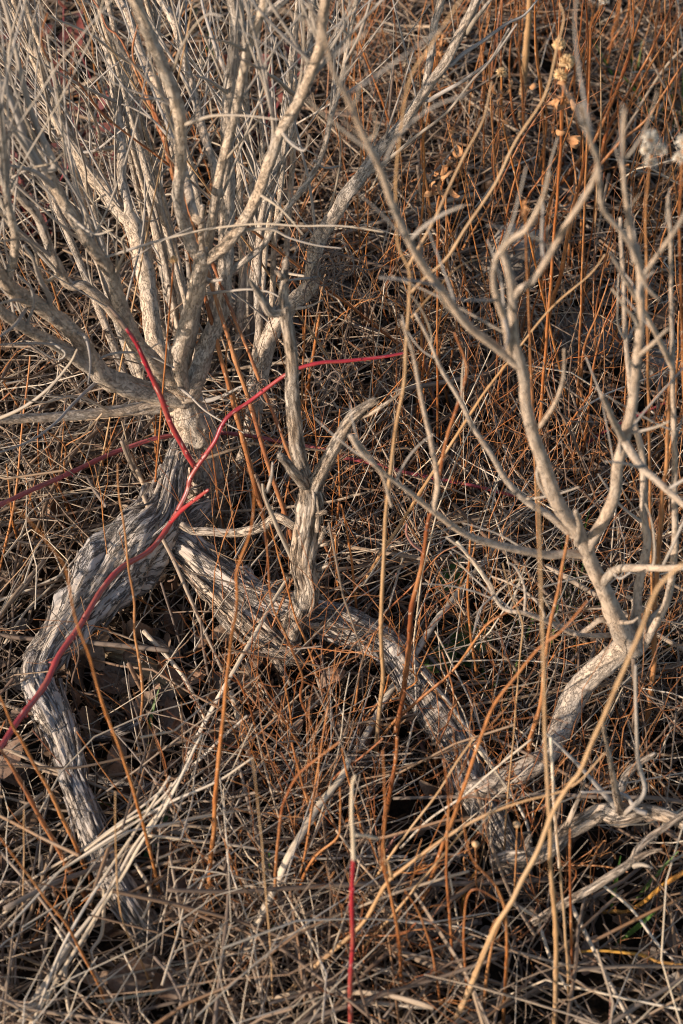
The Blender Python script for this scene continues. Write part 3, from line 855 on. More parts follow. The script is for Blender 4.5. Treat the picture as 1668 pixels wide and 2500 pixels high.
# ------------------------------------------------------------ upright stems and stalks
LAB = {
 'orange': ('dry_weed', 'thin upright orange-brown woody stem rooted in the litter', 'stem', 'upright orange-brown stems'),
 'tan': ('dry_stalk', 'stout smooth golden tan stalk rising through the litter', 'stalk', 'golden tan stalks'),
 'pale': ('straw_stalk', 'long pale bleached grass stalk lying over the litter', 'straw', 'long pale grass stalks'),
 'straw': ('straw_stalk', 'long grey-tan dry stalk slanting through the litter', 'straw', 'long grey-tan stalks'),
 'pink': ('knobbly_twig', 'knobbly reddish-pink twig with swollen buds standing in the litter', 'twig', 'knobbly reddish twigs'),
 'brown': ('dead_twig', 'thin dark brown dead twig poking out of the litter', 'twig', 'dark brown dead twigs'),
 'yellow': ('yellow_weed', 'bent mustard yellow stem lying over straw at the lower right', 'stem', 'bent yellow stems'),
}
def stalk(kind, spec, ws, Y=None, dy=0.0, z=None, forks=(), label=None, flat=1.0, down=True, sides=7, wav=.6):
    nm, lab, cat, grp = LAB[kind]
    p = place(spec, Y, z, dy, down=down and z is None)
    r = radii(p, ws)*(.62 if kind == 'tan' else .82 if kind == 'orange' else 1.0 if kind == 'pale' else .9)
    def extra(mb, pp, rr, rv):
        for fs, fw, fY in forks:
            fp = place(fs, fY, down=False)
            a, b = smooth(fp, radii(fp, fw), .008)
            tube(mb, gnarl(a, b, .5*float(b.mean()), 25, random.random()*99), b, 6, rv)
    if kind in ('orange', 'tan', 'pink'):
        r = r*np.linspace(1.12, .62, len(r))
    me, o, pp, rr = stem_mesh(nm, p, r, M[kind], sides, .007, wav, 22, nodes=.3 if kind in ('orange', 'pink', 'tan') else 0, extra=extra, flat=flat)
    props = dict(label=label or say_stem(kind, pp, rr, len(forks)), category=cat)
    if not label:
        props['group'] = grp
    return link(nm, me, o, **props), pp, rr

def lean():
    return random.uniform(-.12, .12)

O = [  # orange-brown stems, base first
 ('G 950,860 965,600 985,350 1000,150 E 1010,1180 1030,980 1060,700 1085,550 1085,400 1088,370 1110,300 1140,220 1160,120 C 1165,1100 1140,1020', [26, 26, 26, 26, 24, 22, 20, 16, 12]),
 ('E 1085,400 1040,340 940,240 850,130 790,40 760,0', [15, 13, 11]),
 ('E 1088,380 1110,330 1250,190 1300,80 C 1320,1110 1370,920 1385,760', [15, 14, 12, 10]),
 ('G 770,830 730,700 690,520 650,380 610,230 560,80 E 550,1180 490,1030 450,900 410,750 360,620 330,500 300,350 240,260 150,150 40,50', [18, 19, 18, 17, 16, 14, 12]),
 ('E 630,1230 650,1000 650,850 620,650 615,500 590,350 570,150 545,10 C 540,1000', [18, 17, 15, 13]),
 ('G 440,820 350,660 280,540 200,390 100,220 30,100 -20,30', [30, 32, 32, 28]),
 ('G 460,740 400,620 350,500 290,380 220,230 160,130 90,0 E 60,1080 0,940', [22, 24, 24, 22, 20]),
 ('G 560,1360 490,1220 440,1110 370,980 300,850 200,730 90,580 0,460', [18, 18, 16]),
 ('F 235,1330 260,1050 285,900 300,780 320,560 345,430 380,280 400,130 D 420,1200 460,1000 500,830 540,700 575,560 520,400', [28, 30, 30, 28, 26, 22]),
 ('H 840,360 850,200 865,30 F 880,1100 910,1000 930,850 950,650 990,480 1020,320 1040,200', [28, 28, 30, 30, 28, 24]),
 ('F 1370,1200 1410,1000 1430,800 1440,500 1460,250 1470,0 D 1490,1000 1500,800 1520,600', [28, 34, 34, 32, 24]),
 ('H 300,930 370,750 440,570 500,400 560,240 600,120 F 650,1100 700,980 800,850 900,720 1010,640 1130,500', [24, 24, 24, 24, 20, 14]),
 ('F -40,1290 150,1160 250,1050 400,920 530,800 660,620 780,540 900,420', [20, 20, 18, 14]),
 ('F 650,1000 620,850 590,620 580,450 590,250 600,150', [18, 16, 14]),
 ('H 1060,1160 1055,900 1050,700 1048,480 1050,420', [20, 18, 16]),
 ('G 1260,900 1265,700 1270,550 1290,350 1320,260 1370,170 1470,90 1560,20', [20, 20, 18, 16]),
 ('J 780,1300 740,1050 680,900 600,700 520,450 480,280 420,50', [22, 22, 20, 18]),
 ('J 500,1800 480,1500 520,1280 640,1080 830,920 860,780 860,450', [18, 18, 16, 14]),
 ('J 1170,1300 1090,1080 1060,870 990,560 920,330 880,100', [20, 20, 18, 16]),
 ('J 360,980 470,760 640,560 850,330 1050,190 1250,10', [18, 20, 18, 16]),
 ('J 480,280 640,200 770,110 810,0', [20, 18, 12]),
 ('J 530,330 650,390 780,500 920,620', [14, 14, 10]),
 ('J 1150,810 1230,680 1270,520 1240,350 1190,180', [16, 16, 14]),
 ('J 1230,1200 1260,800 1290,640 1330,400 1370,150 1380,0', [28, 30, 30, 28]),
 ('J 1400,1850 1340,1550 1300,1300 1270,1150 1260,950', [22, 22, 18]),
 ('H 280,1250 265,950 230,750 190,560 200,350 190,60', [20, 20, 18, 14]),
 ('H 740,1340 760,900 720,700 600,560 560,400', [22, 20, 16, 10]),
 ('H 520,1200 500,850 480,600 490,300 470,100', [18, 18, 14]),
 ('H 460,1300 420,1000 350,800 290,700', [18, 16, 12]),
 ('H 590,1300 560,900 600,700 740,760', [18, 16, 12]),
 ('H 640,1316 680,1000 730,850', [24, 22, 20]),
 ('E 1310,1310 1340,1150 1330,1000 1300,850', [16, 15, 12]),
 ('E 1250,1316 1190,1150 1150,1000 1100,880 1070,840', [18, 18, 14]),
 ('E 1450,1316 1440,1100 1380,950 1390,850 1330,700 1250,520 1230,300 1200,60', [16, 16, 15, 12]),
 ('E 1540,1060 1480,900 1400,680 1350,560 1310,400 1280,300 1240,150', [16, 15, 12]),
 ('E 1500,1316 1420,1200 1350,1120 1290,1040 1200,950', [15, 14, 10]),
 ('E 560,1310 500,1050 470,960 450,900', [26, 26, 22]),
 ('E 640,900 700,1000 760,1100 800,1200', [20, 22, 18]),
 ('E 350,230 330,150 300,50 C 260,1080 210,930', [18, 16, 14]),
 ('E 150,420 100,280 60,150 50,50 C 30,1000', [18, 16, 12]),
 ('C 190,1260 180,1000 175,880 180,760', [15, 14, 10]),
 ('C 330,1250 280,1100 230,950 200,860', [15, 14, 10]),
 ('E 20,450 120,530 70,700 60,820', [12, 14, 12]),
 ('C 740,1200 720,1000 715,850 720,700', [18, 16, 12]),
 ('C 800,1230 760,1060 730,930 700,800', [18, 17, 12]),
 ('C 1160,1250 1150,1050 1100,870 1085,720 1040,560 1050,380', [20, 19, 16, 12]),
 ('C 1390,870 1410,680 1440,480 1470,300', [26, 26, 22]),
 ('E 1540,350 1550,100 1560,0 C 1550,900 1560,750', [16, 15, 12]),
 ('E 1568,700 1555,500 1540,200', [18, 16, 14]),
 # the stand of stems at the upper right
 ('D 350,900 350,650 370,400 370,150 360,0 B 375,900 380,700 365,500 360,300', [18, 18, 16, 12]),
 ('D 500,820 470,640 390,470 370,420', [14, 13, 10]),
 ('B 470,1316 420,1050 390,850 370,700 400,500 430,260', [18, 18, 16, 14]),
 ('D 560,480 540,280 490,100 480,0 B 480,900', [18, 16, 14]),
 ('D 590,480 590,330 570,170 530,0 B 500,1060 480,960 450,850', [18, 17, 14]),
 ('D 580,540 620,420 680,270', [16, 14, 10]),
 ('D 890,660 920,480 960,280 1000,150 1030,0 B 1060,960 1110,780 1130,600 1130,400 1130,150 1120,-40', [26, 28, 26, 22, 18, 14]),
 ('D 880,460 930,150 B 930,1150 950,960 1000,800 1010,620 1020,450 1040,300', [20, 20, 18, 14]),
 ('B 1180,1020 1250,800 1300,650', [14, 10]),
 ('B 870,1200 770,1000 720,800 690,560 680,300 690,250', [16, 15, 14]),
 ('B 830,830 850,700 790,530 770,300 790,100 800,-30', [16, 15, 12]),
 ('B 850,880 840,690 830,400 815,200 820,-30', [16, 15, 12]),
 ('B 915,1100 925,800 930,620 910,400 890,200 890,-30', [18, 17, 14]),
 ('B 740,1100 780,930 820,760 760,690', [18, 16, 12]),
 ('B 820,860 900,790 1000,690', [12, 10]),
 ('B 880,1020 1000,850 1150,660 1230,500 1300,320 1360,120 1410,-30', [24, 24, 22, 20, 18]),
 ('B 930,1060 1060,900 1180,740 1220,600 1330,400 1420,240 1540,-30', [24, 24, 22, 20, 18]),
 ('B 980,1000 1100,850 1200,680 1330,460 1430,280 1568,60', [20, 20, 18, 16]),
 ('B 990,1080 1080,880 1200,740 1280,650 1400,550 1480,430 1590,260', [22, 22, 20, 16]),
 ('B 1470,430 1440,560 1400,650 1360,700', [12, 11, 8]),
 ('B 1568,1100 1530,850 1500,600 1475,430', [13, 12, 9]),
 ('B 1020,1000 1100,700 1080,550 1070,330 1090,180 1110,0', [18, 18, 16, 14]),
 ('B 1040,1316 1050,1060 1100,800 1110,600', [18, 17, 14]),
 ('B 1090,1250 1100,1000 1070,900 1010,800', [16, 14, 10]),
 ('B 1420,1100 1390,950 1330,850 1380,700', [14, 13, 10]),
 ('B 1480,1100 1420,960 1350,880 1320,800', [14, 13, 10]),
 ('B 1440,1080 1500,900 1568,780', [18, 16, 14]),
 ('D 1110,900 1100,600 1120,450 1180,300 1230,150', [20, 20, 18, 12]),
 ('D 1090,1120 1110,950 1140,700 1160,530 1210,360 1270,230', [20, 18, 16, 12]),
 ('D 860,570 930,540 990,420 1000,330', [16, 16, 12]),
 ('D 800,820 790,700 800,640', [24, 22]),
 ('D 1150,1100 1200,960 1290,900 1300,760 1310,500', [18, 18, 14]),
 ('D 1480,1316 1490,1050 1520,850 1540,600 1550,300', [24, 24, 20, 16]),
 ('D 1450,1000 1470,870 1500,700 1510,580', [22, 20, 16]),
 ('D 1380,940 1400,760 1490,640', [14, 13, 10]),
 ('D 1020,1100 1030,900 1060,800 1160,650', [18, 18, 14]),
 ('D 560,690 660,610 750,540', [13, 11]),
 ('F 1010,1316 1020,1200 980,1150 960,1050', [24, 20, 14]),
 ('F 1340,1200 1280,1060 1250,950', [16, 14]),
 ('F 1130,1050 1180,900 1210,760', [12, 10]),
 ('F 500,780 550,600 540,450 600,300 620,200', [16, 15, 12]),
 ('F 270,740 200,580 330,430 450,290 530,250', [10, 12, 9]),
 ('F 70,740 70,580 50,350 20,150 0,60', [18, 17, 14]),
 ('F 20,1200 60,1000 90,800 150,650', [16, 15, 12]),
 ('F 640,650 680,540 730,440', [10, 9]),
 ('I 1568,1580 1480,1250 1380,960 1300,720 1220,560 1220,400 1260,220', [30, 26, 22, 16]),
 ('I 1380,1000 1300,800 1100,360 980,250 920,100 850,0', [14, 20, 18, 14]),
]
for i, (spec, ws) in enumerate(O):
    Y = None
    if spec.startswith('I 1568'):
        Y = [1.25, 1.3]
    elif spec.startswith('I 1380'):
        Y = [1.3, 1.36]
    stalk('orange', spec, ws, Y=Y, dy=lean())
stalk('orange', 'A 915,1130 880,1020 850,900 800,810 760,640 700,480', [26, 26, 24, 24], Y=[1.2, 1.26])
stalk('orange', 'A 790,770 700,700 590,620 480,530 400,430 330,350 230,280 190,180 220,60', [16, 15, 14, 12], Y=[1.25, 1.2, 1.1])

T = [
 ('F 145,1330 170,1050 190,850 180,650 185,500 200,200 215,0 D 230,1000 255,800 290,600 300,400 310,200 308,110 260,0 B 250,1000 250,800 270,600 320,350 400,220 480,100 560,-20', [32, 32, 30, 30, 28, 26, 24, 22, 20], None),
 ('D 318,215 380,150 480,60 B 560,1060 700,850 800,650 930,440 985,230 1020,80 1000,15', [22, 22, 22, 20, 18], 'same'),
 ('D 322,330 400,240 440,200 550,90 690,50', [16, 14, 10], 'same'),
 ('D 305,100 B 330,1180 430,1000 560,720 650,550 690,375', [24, 24, 22, 18], 'same'),
 ('H 975,1400 985,1000 980,800 960,600 955,400 940,150 F 930,1100 930,900 920,600 910,300 900,0 D 895,1080', [34, 36, 36, 34, 32, 28, 22], None),
 ('H 460,1400 570,1200 650,1000 720,850 800,720 900,520 970,345 1040,222 F 1090,1288 1150,1160 1230,970 1310,780 1370,650 1450,450 1568,330', [44, 42, 40, 40, 38, 40, 44], None),
 ('H -40,980 100,850 200,680 290,600 420,500 560,410 700,340 850,290 1000,250 1100,190 1210,70', [34, 34, 30, 28, 26, 18], [.6, .62, .64]),
 ('H 230,640 215,580 200,560', [26, 14], [.6, .6]),
 ('H 0,1100 130,930 250,800 400,620 560,430', [26, 26, 24, 20], None),
 ('H 0,910 160,640 300,440 430,270 540,100 610,0', [24, 22, 20, 18], None),
 ('H 620,620 650,520 690,300', [16, 14], None),
 ('D 580,790 650,680 760,540 900,360 1000,250 1140,130 1210,40', [26, 24, 20, 16], [1.0, .96]),
 ('F 770,1316 800,1000 820,750 830,600 780,480 740,330', [16, 16, 14, 12], None),
 ('H 740,650 760,300 790,0 F 800,1000', [18, 16, 12], None),
 ('B 1160,1290 1170,900 1190,600 1190,300 1183,-30', [14, 14, 12], None),
 ('B 1330,980 1450,850 1568,750', [28, 28, 26], None),
 ('A 850,200 870,100 885,-20', [14, 12], [1.2, 1.2]),
 ('I 1430,1080 1300,900 1090,560 950,350 850,230 700,0', [16, 16, 14, 12], [1.28, 1.25]),
 ('G 1260,1316 1240,950 1215,650 1190,350 1160,90', [16, 15, 13], None),
 ('G 740,1240 640,1010 560,830 535,600 530,250', [16, 15, 14], None),
 ('H 1050,1350 1035,1000 1010,700 990,450 965,200', [22, 22, 20, 16], None),
 ('G 100,1000 110,550 110,330', [14, 12], None),
]
for spec, ws, Y in T:
    if Y == 'same':
        Y = [.93, .97, 1.02]
    stalk('tan', spec, ws, Y=Y, dy=lean()*.6, down=not spec.startswith(('D 3', 'H 230')))
b_tall = at_z(1290, 330, 0)
stalk('tan', 'B 820,600 830,420 850,200 865,0 870,-80', [62, 60, 56], dy=.02, label='broad pale flattened stalk standing blurred behind the orange stems')

P = [
 ('G 90,1340 330,950 520,680 640,470 740,330 830,180 925,-10', [24, 22, 18, 12], [.03, .06, .14]),
 ('G 70,1340 300,980 500,710 620,500 720,360 790,210', [22, 22, 16, 12], [.03, .06, .12]),
 ('G 110,1360 350,970 550,660 650,490 770,300 860,120', [18, 20, 16, 12], [.035, .065, .15]),
 ('G 150,1316 280,980 440,700 640,400 780,180', [14, 16, 14, 12], [.05, .09, .14]),
 ('G 0,820 200,670 390,540 560,430 760,310 1000,200 1160,95', [14, 16, 15, 12], [.03, .09, .15]),
 ('G -20,775 150,650 400,500 640,330 760,230', [14, 15, 14], [.03, .10]),
 ('G 390,520 560,400 720,300 860,140', [14, 16, 14], [.07, .14]),
 ('G 680,450 900,475 1100,500 1300,535 1400,555 1568,555', [16, 16, 14], [.10, .05]),
 ('G 1120,1000 1250,700 1340,520 1450,330 1568,180 E 1600,1230', [38, 38, 36, 30], [.02, .09, .10]),
 ('E 820,1316 870,1200 950,1050 1040,880 1180,640 1230,540 1350,350', [22, 22, 20, 16], [.02, .09, .1]),
 ('E 840,1300 1000,1150 1135,1030', [20, 16], [.03, .08]),
 ('F 10,1290 200,960 330,760 450,570 560,430 680,290 740,200 880,0', [34, 34, 30, 26, 22], [.02, .06, .05]),
 ('G 300,990 310,1200 330,1316', [20, 20, 16], [.04, .03]),
 ('G 255,870 310,960', [16, 20], [.05, .04]),
 ('E 245,650 250,570 400,390', [16, 14, 10], [.05, .07]),
 ('E 0,500 130,450 290,380', [14, 16, 14], [.04, .05]),
 ('H 610,30 720,180 830,350 870,480', [22, 20, 16], [.1, .03]),
 ('H 0,1050 200,1070 420,1110 660,1160', [22, 22, 18], [.03, .02]),
 ('H 0,1215 200,1225 390,1240', [26, 26, 22], [.03, .03]),
 ('H 960,0 980,350 1000,600', [20, 18, 16], [.2, .08]),
 ('H 780,760 890,830 920,900 980,1060 1090,1240', [22, 20, 18, 14], [.05, .02]),
 ('H 1050,760 1130,920 1240,1140 1330,1316', [24, 24, 20], [.04, .02]),
 ('H 1200,680 1340,800 1460,960 1568,1060', [16, 18, 14], [.08, .03]),
 ('H 270,510 400,380 560,270 700,150 870,10', [14, 14, 12], [.06, .16]),
 ('H 20,550 160,545 300,548', [16, 18, 16], [.04, .05]),
 ('H 20,600 200,570 330,560', [12, 12, 10], [.05, .05]),
 ('F 370,830 480,960 590,1110 700,1260', [20, 24, 20], [.08, .05]),
 ('F 430,640 500,780 590,960 640,1100', [10, 10, 8], [.1, .05]),
 ('F 530,230 640,370 730,520', [20, 20, 18], [.16, .14]),
 ('A 1290,1250 1420,1270', [16, 14], [.2, .2]),
 ('G 620,580 680,680 685,760 655,830', [18, 22, 14], [.05, .04]),
 ('G 480,700 470,900 420,980 440,1060', [20, 18, 14], [.05, .03]),
 ('E 20,700 130,540 240,430 330,290', [14, 12, 10], [.03, .04]),
 ('E 1060,920 1110,1090 1170,1300', [30, 30, 26], [.03, .02]),
 ('E 660,640 770,760 860,880 950,1060', [26, 22, 18], [.05, .03]),
]
for i, (spec, ws, z) in enumerate(P):
    lab = None
    if i == 8:
        lab = 'broad pale ribbed flat stalk lying slantwise in front of the scarlet cane'
    elif i == 11:
        lab = 'long grey fibrous stalk slanting across the end of the right grey log'
    stalk('pale', spec, ws, z=[q_+.02 for q_ in z], label=lab, flat=.6 if ws[0] > 30 else .85)
S = [
 ('E 660,20 720,160 790,300 870,480 940,640 1010,800 1060,900', [28, 26, 24, 20, 18], [.14, .10, .06]),
 ('E 690,0 C 600,1000 560,900', [34, 28, 22], [.08, .18]),
 ('G 0,680 300,690 600,715 850,740 1020,735 1200,770 1568,825', [18, 18, 16], [.05, .06, .05]),
 ('G 40,60 250,150 420,210 620,290 760,350 950,430', [20, 20, 18], [.08, .05]),
 ('G 0,100 120,130 300,180', [22, 20], [.05, .07]),
 ('G 0,940 120,960 300,910 520,840', [24, 26, 20], [.03, .03]),
 ('G 560,850 680,1000 800,1120 900,1250 970,1340', [34, 30, 30, 26], [.03, .02]),
 ('G 700,1080 780,1200 860,1316', [24, 22], [.04, .02]),
 ('G 450,1190 700,1110 950,1010 1200,930 1400,900 1568,870', [22, 22, 20], [.03, .02]),
 ('G 750,650 830,740 930,860 1050,990 1200,1180', [16, 16, 14], [.06, .03]),
 ('G 0,270 250,330 450,345 640,350', [20, 18], [.04, .04]),
 ('G 0,380 200,320 340,290', [18, 16], [.04, .03]),
 ('E 280,565 450,630 560,660 700,720 900,810 980,860', [14, 14, 10], [.09, .05]),
 ('F 690,590 800,650 900,760 1000,840 1100,900', [20, 20, 16], [.05, .04]),
 ('F 940,1110 1020,1200 1130,1310', [26, 24], [.1, .05]),
 ('F 1340,770 1350,950 1340,1100', [24, 22], [.22, .1]),
 ('D 920,570 970,720 1050,850 1200,1250', [14, 18, 18], [.2, .1]),
 ('D 940,980 1050,1080 1180,1200', [18, 18], [.15, .12]),
 ('D 580,540 585,720', [14, 12], [.06, .05]),
 ('D 730,210 1000,0', [18, 16], [.1, .1]),
 ('H 1050,960 1090,1040 1220,1010 1260,1060 1400,1040', [16, 16, 12], [.05, .04]),
 ('B 350,760 360,900 380,1050', [22, 22], [.14, .05]),
 ('B 400,690 560,800 700,1000 820,1150', [22, 22, 20], [.03, .03]),
 ('B 1568,220 1470,330 1350,520 1250,680 1150,800', [20, 20, 18], [.2, .08]),
 ('B 570,450 700,540 850,620 980,700', [18, 18, 14], [.1, .08]),
 ('B 580,580 680,680 740,800 850,930', [22, 20], [.1, .06]),
 ('C 0,1110 200,1050 400,880 460,780', [12, 12, 10], [.08, .2]),
 ('C 560,900 640,1050 700,1200', [28, 30, 28], [.15, .1]),
 ('C 340,1050 320,950 400,850 470,770', [12, 12, 10], [.12, .22]),
]
for spec, ws, z in S:
    stalk('straw', spec, ws, z=z, flat=.8)
for spec, ws in (
 ('F 285,740 290,600 320,545 340,450 375,320 370,280 330,250 300,200 300,150', [26, 28, 30, 30, 26, 22, 20, 18]),
 ('F 290,600 270,520 250,430 252,375', [26, 22, 20, 14]),
 ('F 350,400 430,340 455,270 460,205', [24, 22, 20, 18]),
 ('F 300,1000 330,1150 290,1060 300,900', [24, 20, 14]),
 ('D 430,840 420,700 400,590 380,500 375,430', [20, 24, 22, 18]),
 ('D 265,650 255,570 235,520 228,490', [20, 22, 20, 16]),
 ('J 1050,1400 1180,1230 1280,1040 1350,920 1420,850', [26, 28, 26, 14]),
 ('F 400,1250 340,1100 290,1010', [26, 24, 20]),
 ('E 1568,1000 1500,870 1440,760', [20, 20, 16]),
 ('J 1000,1130 1080,1080 1130,1010 1060,850 1040,780', [14, 14, 16, 12]),
 ('H 1230,1316 1235,1160 1230,1150', [14, 12])):
    stalk('pink', spec, ws, dy=lean()*.4)
for spec, ws in (
 ('E 750,1090 700,980 650,900 590,790', [24, 26, 24]), ('E 770,1150 720,1020 690,960', [26, 24, 20]),
 ('E 980,1000 960,850 930,700 920,580', [18, 16, 12]), ('E 950,800 860,770 740,420', [16, 14, 12]),
 ('F 150,900 200,800 240,760', [14, 12]), ('A 1290,1300 1250,1150 1320,1060', [12, 10]),
 ('C 700,800 550,770 400,830 260,770 200,700', [12, 14, 10]), ('E 130,540 150,470 110,420', [20, 16, 12]),
 ('D 100,440 110,280 70,190', [18, 16, 12]), ('B 220,900 210,650 240,300', [18, 16, 12]),
 ('H 1320,800 1290,900 1320,980', [14, 12])):
    stalk('brown', spec, ws, dy=lean())
stalk('yellow', 'H 770,970 880,910 960,870 1100,820 1240,795 1310,800 1380,760 1480,680 1600,600', [22, 24, 22, 24, 26], Y=[.72, .66], down=False, label='bent mustard yellow stem arching over the straw beside the crooked branch')
stalk('yellow', 'H 1090,985 1200,980 1380,1000 1440,1030 1590,1050', [14, 18, 16], z=[.05, .06], label='slender orange-yellow stem lying just below the bent yellow stem')
stalk('yellow', 'H 545,830 570,700 620,610', [14, 18, 12], dy=.0, label='short upright yellow-green stem beside the golden stalks')

# ------------------------------------------------------------ seed heads, curled leaves
def blade(mb, p0, d, n, length, width, curl, segs=6, rn=None, cup=.3, twist=0.0):
    d = np.array(d, float); d /= np.linalg.norm(d)
    n = np.array(n, float); n -= d*np.dot(n, d); n /= np.linalg.norm(n)+1e-9
    p = np.array(p0, float)
    vs, bk = [], []
    off = rng.uniform(-5, 5, 3)
    for i in range(segs+1):
        s = i/segs
        w = width*(math.sin(math.pi*min(.97, s*.9+.08))**.8)
        side = np.cross(d, n)
        for k in (-1, -.4, .4, 1):
            vs.append(p+side*w*.5*k+n*w*cup*abs(k)**2*.5)
            bk.append((k*w*.5, 0, s*length)+off)
        d2 = d*math.cos(curl/segs)+n*math.sin(curl/segs)
        n = n*math.cos(curl/segs)-d*math.sin(curl/segs)
        d = d2
        if twist:
            a = twist/segs
            n = n*math.cos(a)+np.cross(d, n)*math.sin(a)
        p = p+d*length/segs
    f = [(i*4+k, i*4+k+1, i*4+k+5, i*4+k+4) for i in range(segs) for k in range(3)]
    mb.add(vs, f, bk, random.random() if rn is None else rn)

def seed_head(parent, c, rad, n=130, white=False):
    """a burst of fine bristles round a small core"""
    mb = MB()
    for k in range(n):
        d = rng.normal(size=3); d /= np.linalg.norm(d)
        if d[2] < -.55:
            d[2] *= -1
        L = rad*random.uniform(.75, 1.1)
        bent = d+rng.normal(size=3)*.15
        p = np.array([c+d*rad*.15, c+d*L*.6, c+(d*.7+bent*.3)*L])
        tube(mb, p, np.array([rad*.06, rad*.055, rad*.02])*(1 if white else 1.6), 3, random.uniform(.15, .7) if white else random.uniform(.3, 1))
    link('seed_head', mb.mesh('seed_head', M['fluff' if white else 'tanfluff'], c), c, parent)
    mb = MB()
    tube(mb, np.array([c-np.array((0, 0, rad*.4)), c-np.array((0, 0, rad*.1)), c+np.array((0, 0, rad*.25))]), np.array([rad*.2, rad*.42, rad*.22]), 9, .9)
    link('flower_base', mb.mesh('flower_base', M['curl'], c), c, parent)

def curled(parent, c, n, size):
    for k in range(n):
        mb = MB()
        q = c+rng.normal(size=3)*size*np.array((.3, .3, .8))
        blade(mb, q, rng.normal(size=3)+np.array((0, 0, -.5)), rng.normal(size=3), size*random.uniform(1.2, 2.4), size*random.uniform(.25, .45), random.uniform(3, 6.5), 9, twist=random.uniform(-1, 1))
        link('curled_leaf', mb.mesh('curled_leaf', M['curl'], q), q, parent)

def seed_stalk(label, spec, ws, heads=(), curls=(), Y=None, dy=0.0, mat='orange', white=False, name='seed_stalk', group=None):
    p = place(spec, Y, None, dy)
    e = empty(name, p[0], label, 'dry plant', group)
    me, o, pp, rr = stem_mesh('stem', p, radii(p, ws), M[mat], 7, .007, .5, 20)
    link('stem', me, o, e)
    def near(s):
        u, v = pix(s)[0]
        best = min(range(len(pp)), key=lambda i: abs((ray(u, v)[2]/ray(u, v)[1])*pp[i][1]+CAM_H-pp[i][2]))
        return at_y(u, v, pp[best][1])
    for s, r in heads:
        c = near(s); seed_head(e, c, px2m(c, r*2), n=130 if white else 190, white=white)
    for s, n, size in curls:
        c = near(s); curled(e, c, n, size)
seed_stalk('dry stem carrying three spiky tan seed heads above curled brown leaves', 'B 990,900 1005,700 1010,520 1020,400 1035,300',
           [18, 16, 12], [('B 998,205', 32), ('B 1035,285', 38), ('B 1005,345', 32)], [('B 1020,450', 9, .013), ('B 1045,610', 3, .013), ('B 900,430', 2, .013)], Y=[1.18, 1.16])
seed_stalk('dry stem with one small tan seed head and curled leaves', 'B 770,690 740,560 735,450 735,340', [12, 10], [('B 735,335', 26)], [('B 745,410', 4, .011), ('B 735,480', 4, .011)], Y=[1.3, 1.28])
seed_stalk('slender stem ending in a cream seed head at the upper edge', 'B 1140,260 1145,120 1180,50 1200,5', [12, 10], [('B 1205,0', 30)], Y=[1.2, 1.18], white=True)
seed_stalk('dry stem with a cluster of woolly white seed heads', 'B 1400,1300 1395,1000 1405,850 1425,700', [14, 12], [('B 1420,640', 46), ('B 1465,690', 40), ('B 1400,690', 36), ('B 1420,745', 38)], Y=[.92, .9], white=True)
seed_stalk('dry stem with paired cream seed heads beside the woolly white cluster', 'B 1555,1200 1550,1000 1560,800 1570,690', [14, 12], [('B 1575,650', 44), ('B 1550,725', 36), ('B 1600,700', 40)], Y=[.92, .9], white=True)
seed_stalk('bare stem hung with a bunch of tightly curled tan leaves', 'B 440,1060 440,950 470,820 500,720', [12, 10], [], [('B 490,750', 9, .013), ('B 440,870', 5, .013)], Y=[1.2, 1.18])
seed_stalk('thin orange stem with curled leaves beside the tall forked limb', 'B 400,620 415,400 430,300 455,180', [12, 10], [], [('B 460,190', 6, .011), ('B 430,215', 4, .011), ('B 385,330', 3, .012), ('B 430,370', 2, .012)], dy=.0)
seed_stalk('small brown star-shaped dried flower among the shrub limbs', 'A 790,1290 795,1230 797,1200', [10, 8], [('A 797,1195', 22)], Y=[1.12, 1.12])
seed_stalk('dry stem bearing a blurred tan bud above the right-hand shrub', 'B 850,1180 845,1050 845,960', [12, 10], [], [('B 848,940', 6, .008)], Y=[.9, .88])
for sp, lab in (('H 615,490', 'slender stem with one round tan seed pod beside the low log end'), ('H 805,400', 'slender stem with a larger round tan seed pod near the crooked branch')):
    u, v = pix(sp)[0]
    c = at_y(u, v, ymap(.66))
    e = empty('seed_stalk', (c[0], c[1], 0), lab, 'dry plant')
    p = np.array([(c[0]+.01, c[1]+.03, -.01), (c[0]+.005, c[1]+.01, c[2]*.5), c])
    me, o, _, _ = stem_mesh('stem', p, np.array([.0012, .001, .0008]), M['orange'], 6, .006, .8, 25); link('stem', me, o, e)
    mb = MB(); r0 = px2m(c, 34)
    tube(mb, np.array([c+np.array((0, 0, k*r0)) for k in (-.9, -.5, 0, .5, .85)]), r0*np.array([.25, .85, 1, .8, .35]), 10, .5, bark_disp(4, lump=.3, ridge=.15))
    link('seed_pod', mb.mesh('seed_pod', M['tan'], c), c, e)

# brown curly tendrils hanging on the right limb
def tendrils(label, spec, Y, n, size):
    u, v = pix(spec)[0]
    c = at_y(u, v, ymap(Y))
    e = empty('vine_tangle', c, label, 'vine')
    for k in range(n):
        p, r = twig_from(c+rng.normal(size=3)*size*.25, rng.normal(size=3), size*random.uniform(1, 2.6), .0008, curl=2.6, n=12, up=0, taper=.6)
        me, o, _, _ = stem_mesh('tendril', p, r, M['brown'], 5, .003, .5, 30)
        link('tendril', me, o, e)
tendrils('tangle of dark brown curly tendrils caught on the right-leaning limb', 'C 1500,90', 1.28, 26, .035)
tendrils('few curly brown tendrils hanging behind the dead stub', 'C 1490,600', 1.12, 8, .03)
tendrils('withered brown leaf shreds caught where the red cane meets the limb', 'C 1180,650', 1.14, 9, .02)
tendrils('withered brown shreds clinging to the front of the shrub trunk', 'C 880,930', 1.13, 8, .014)

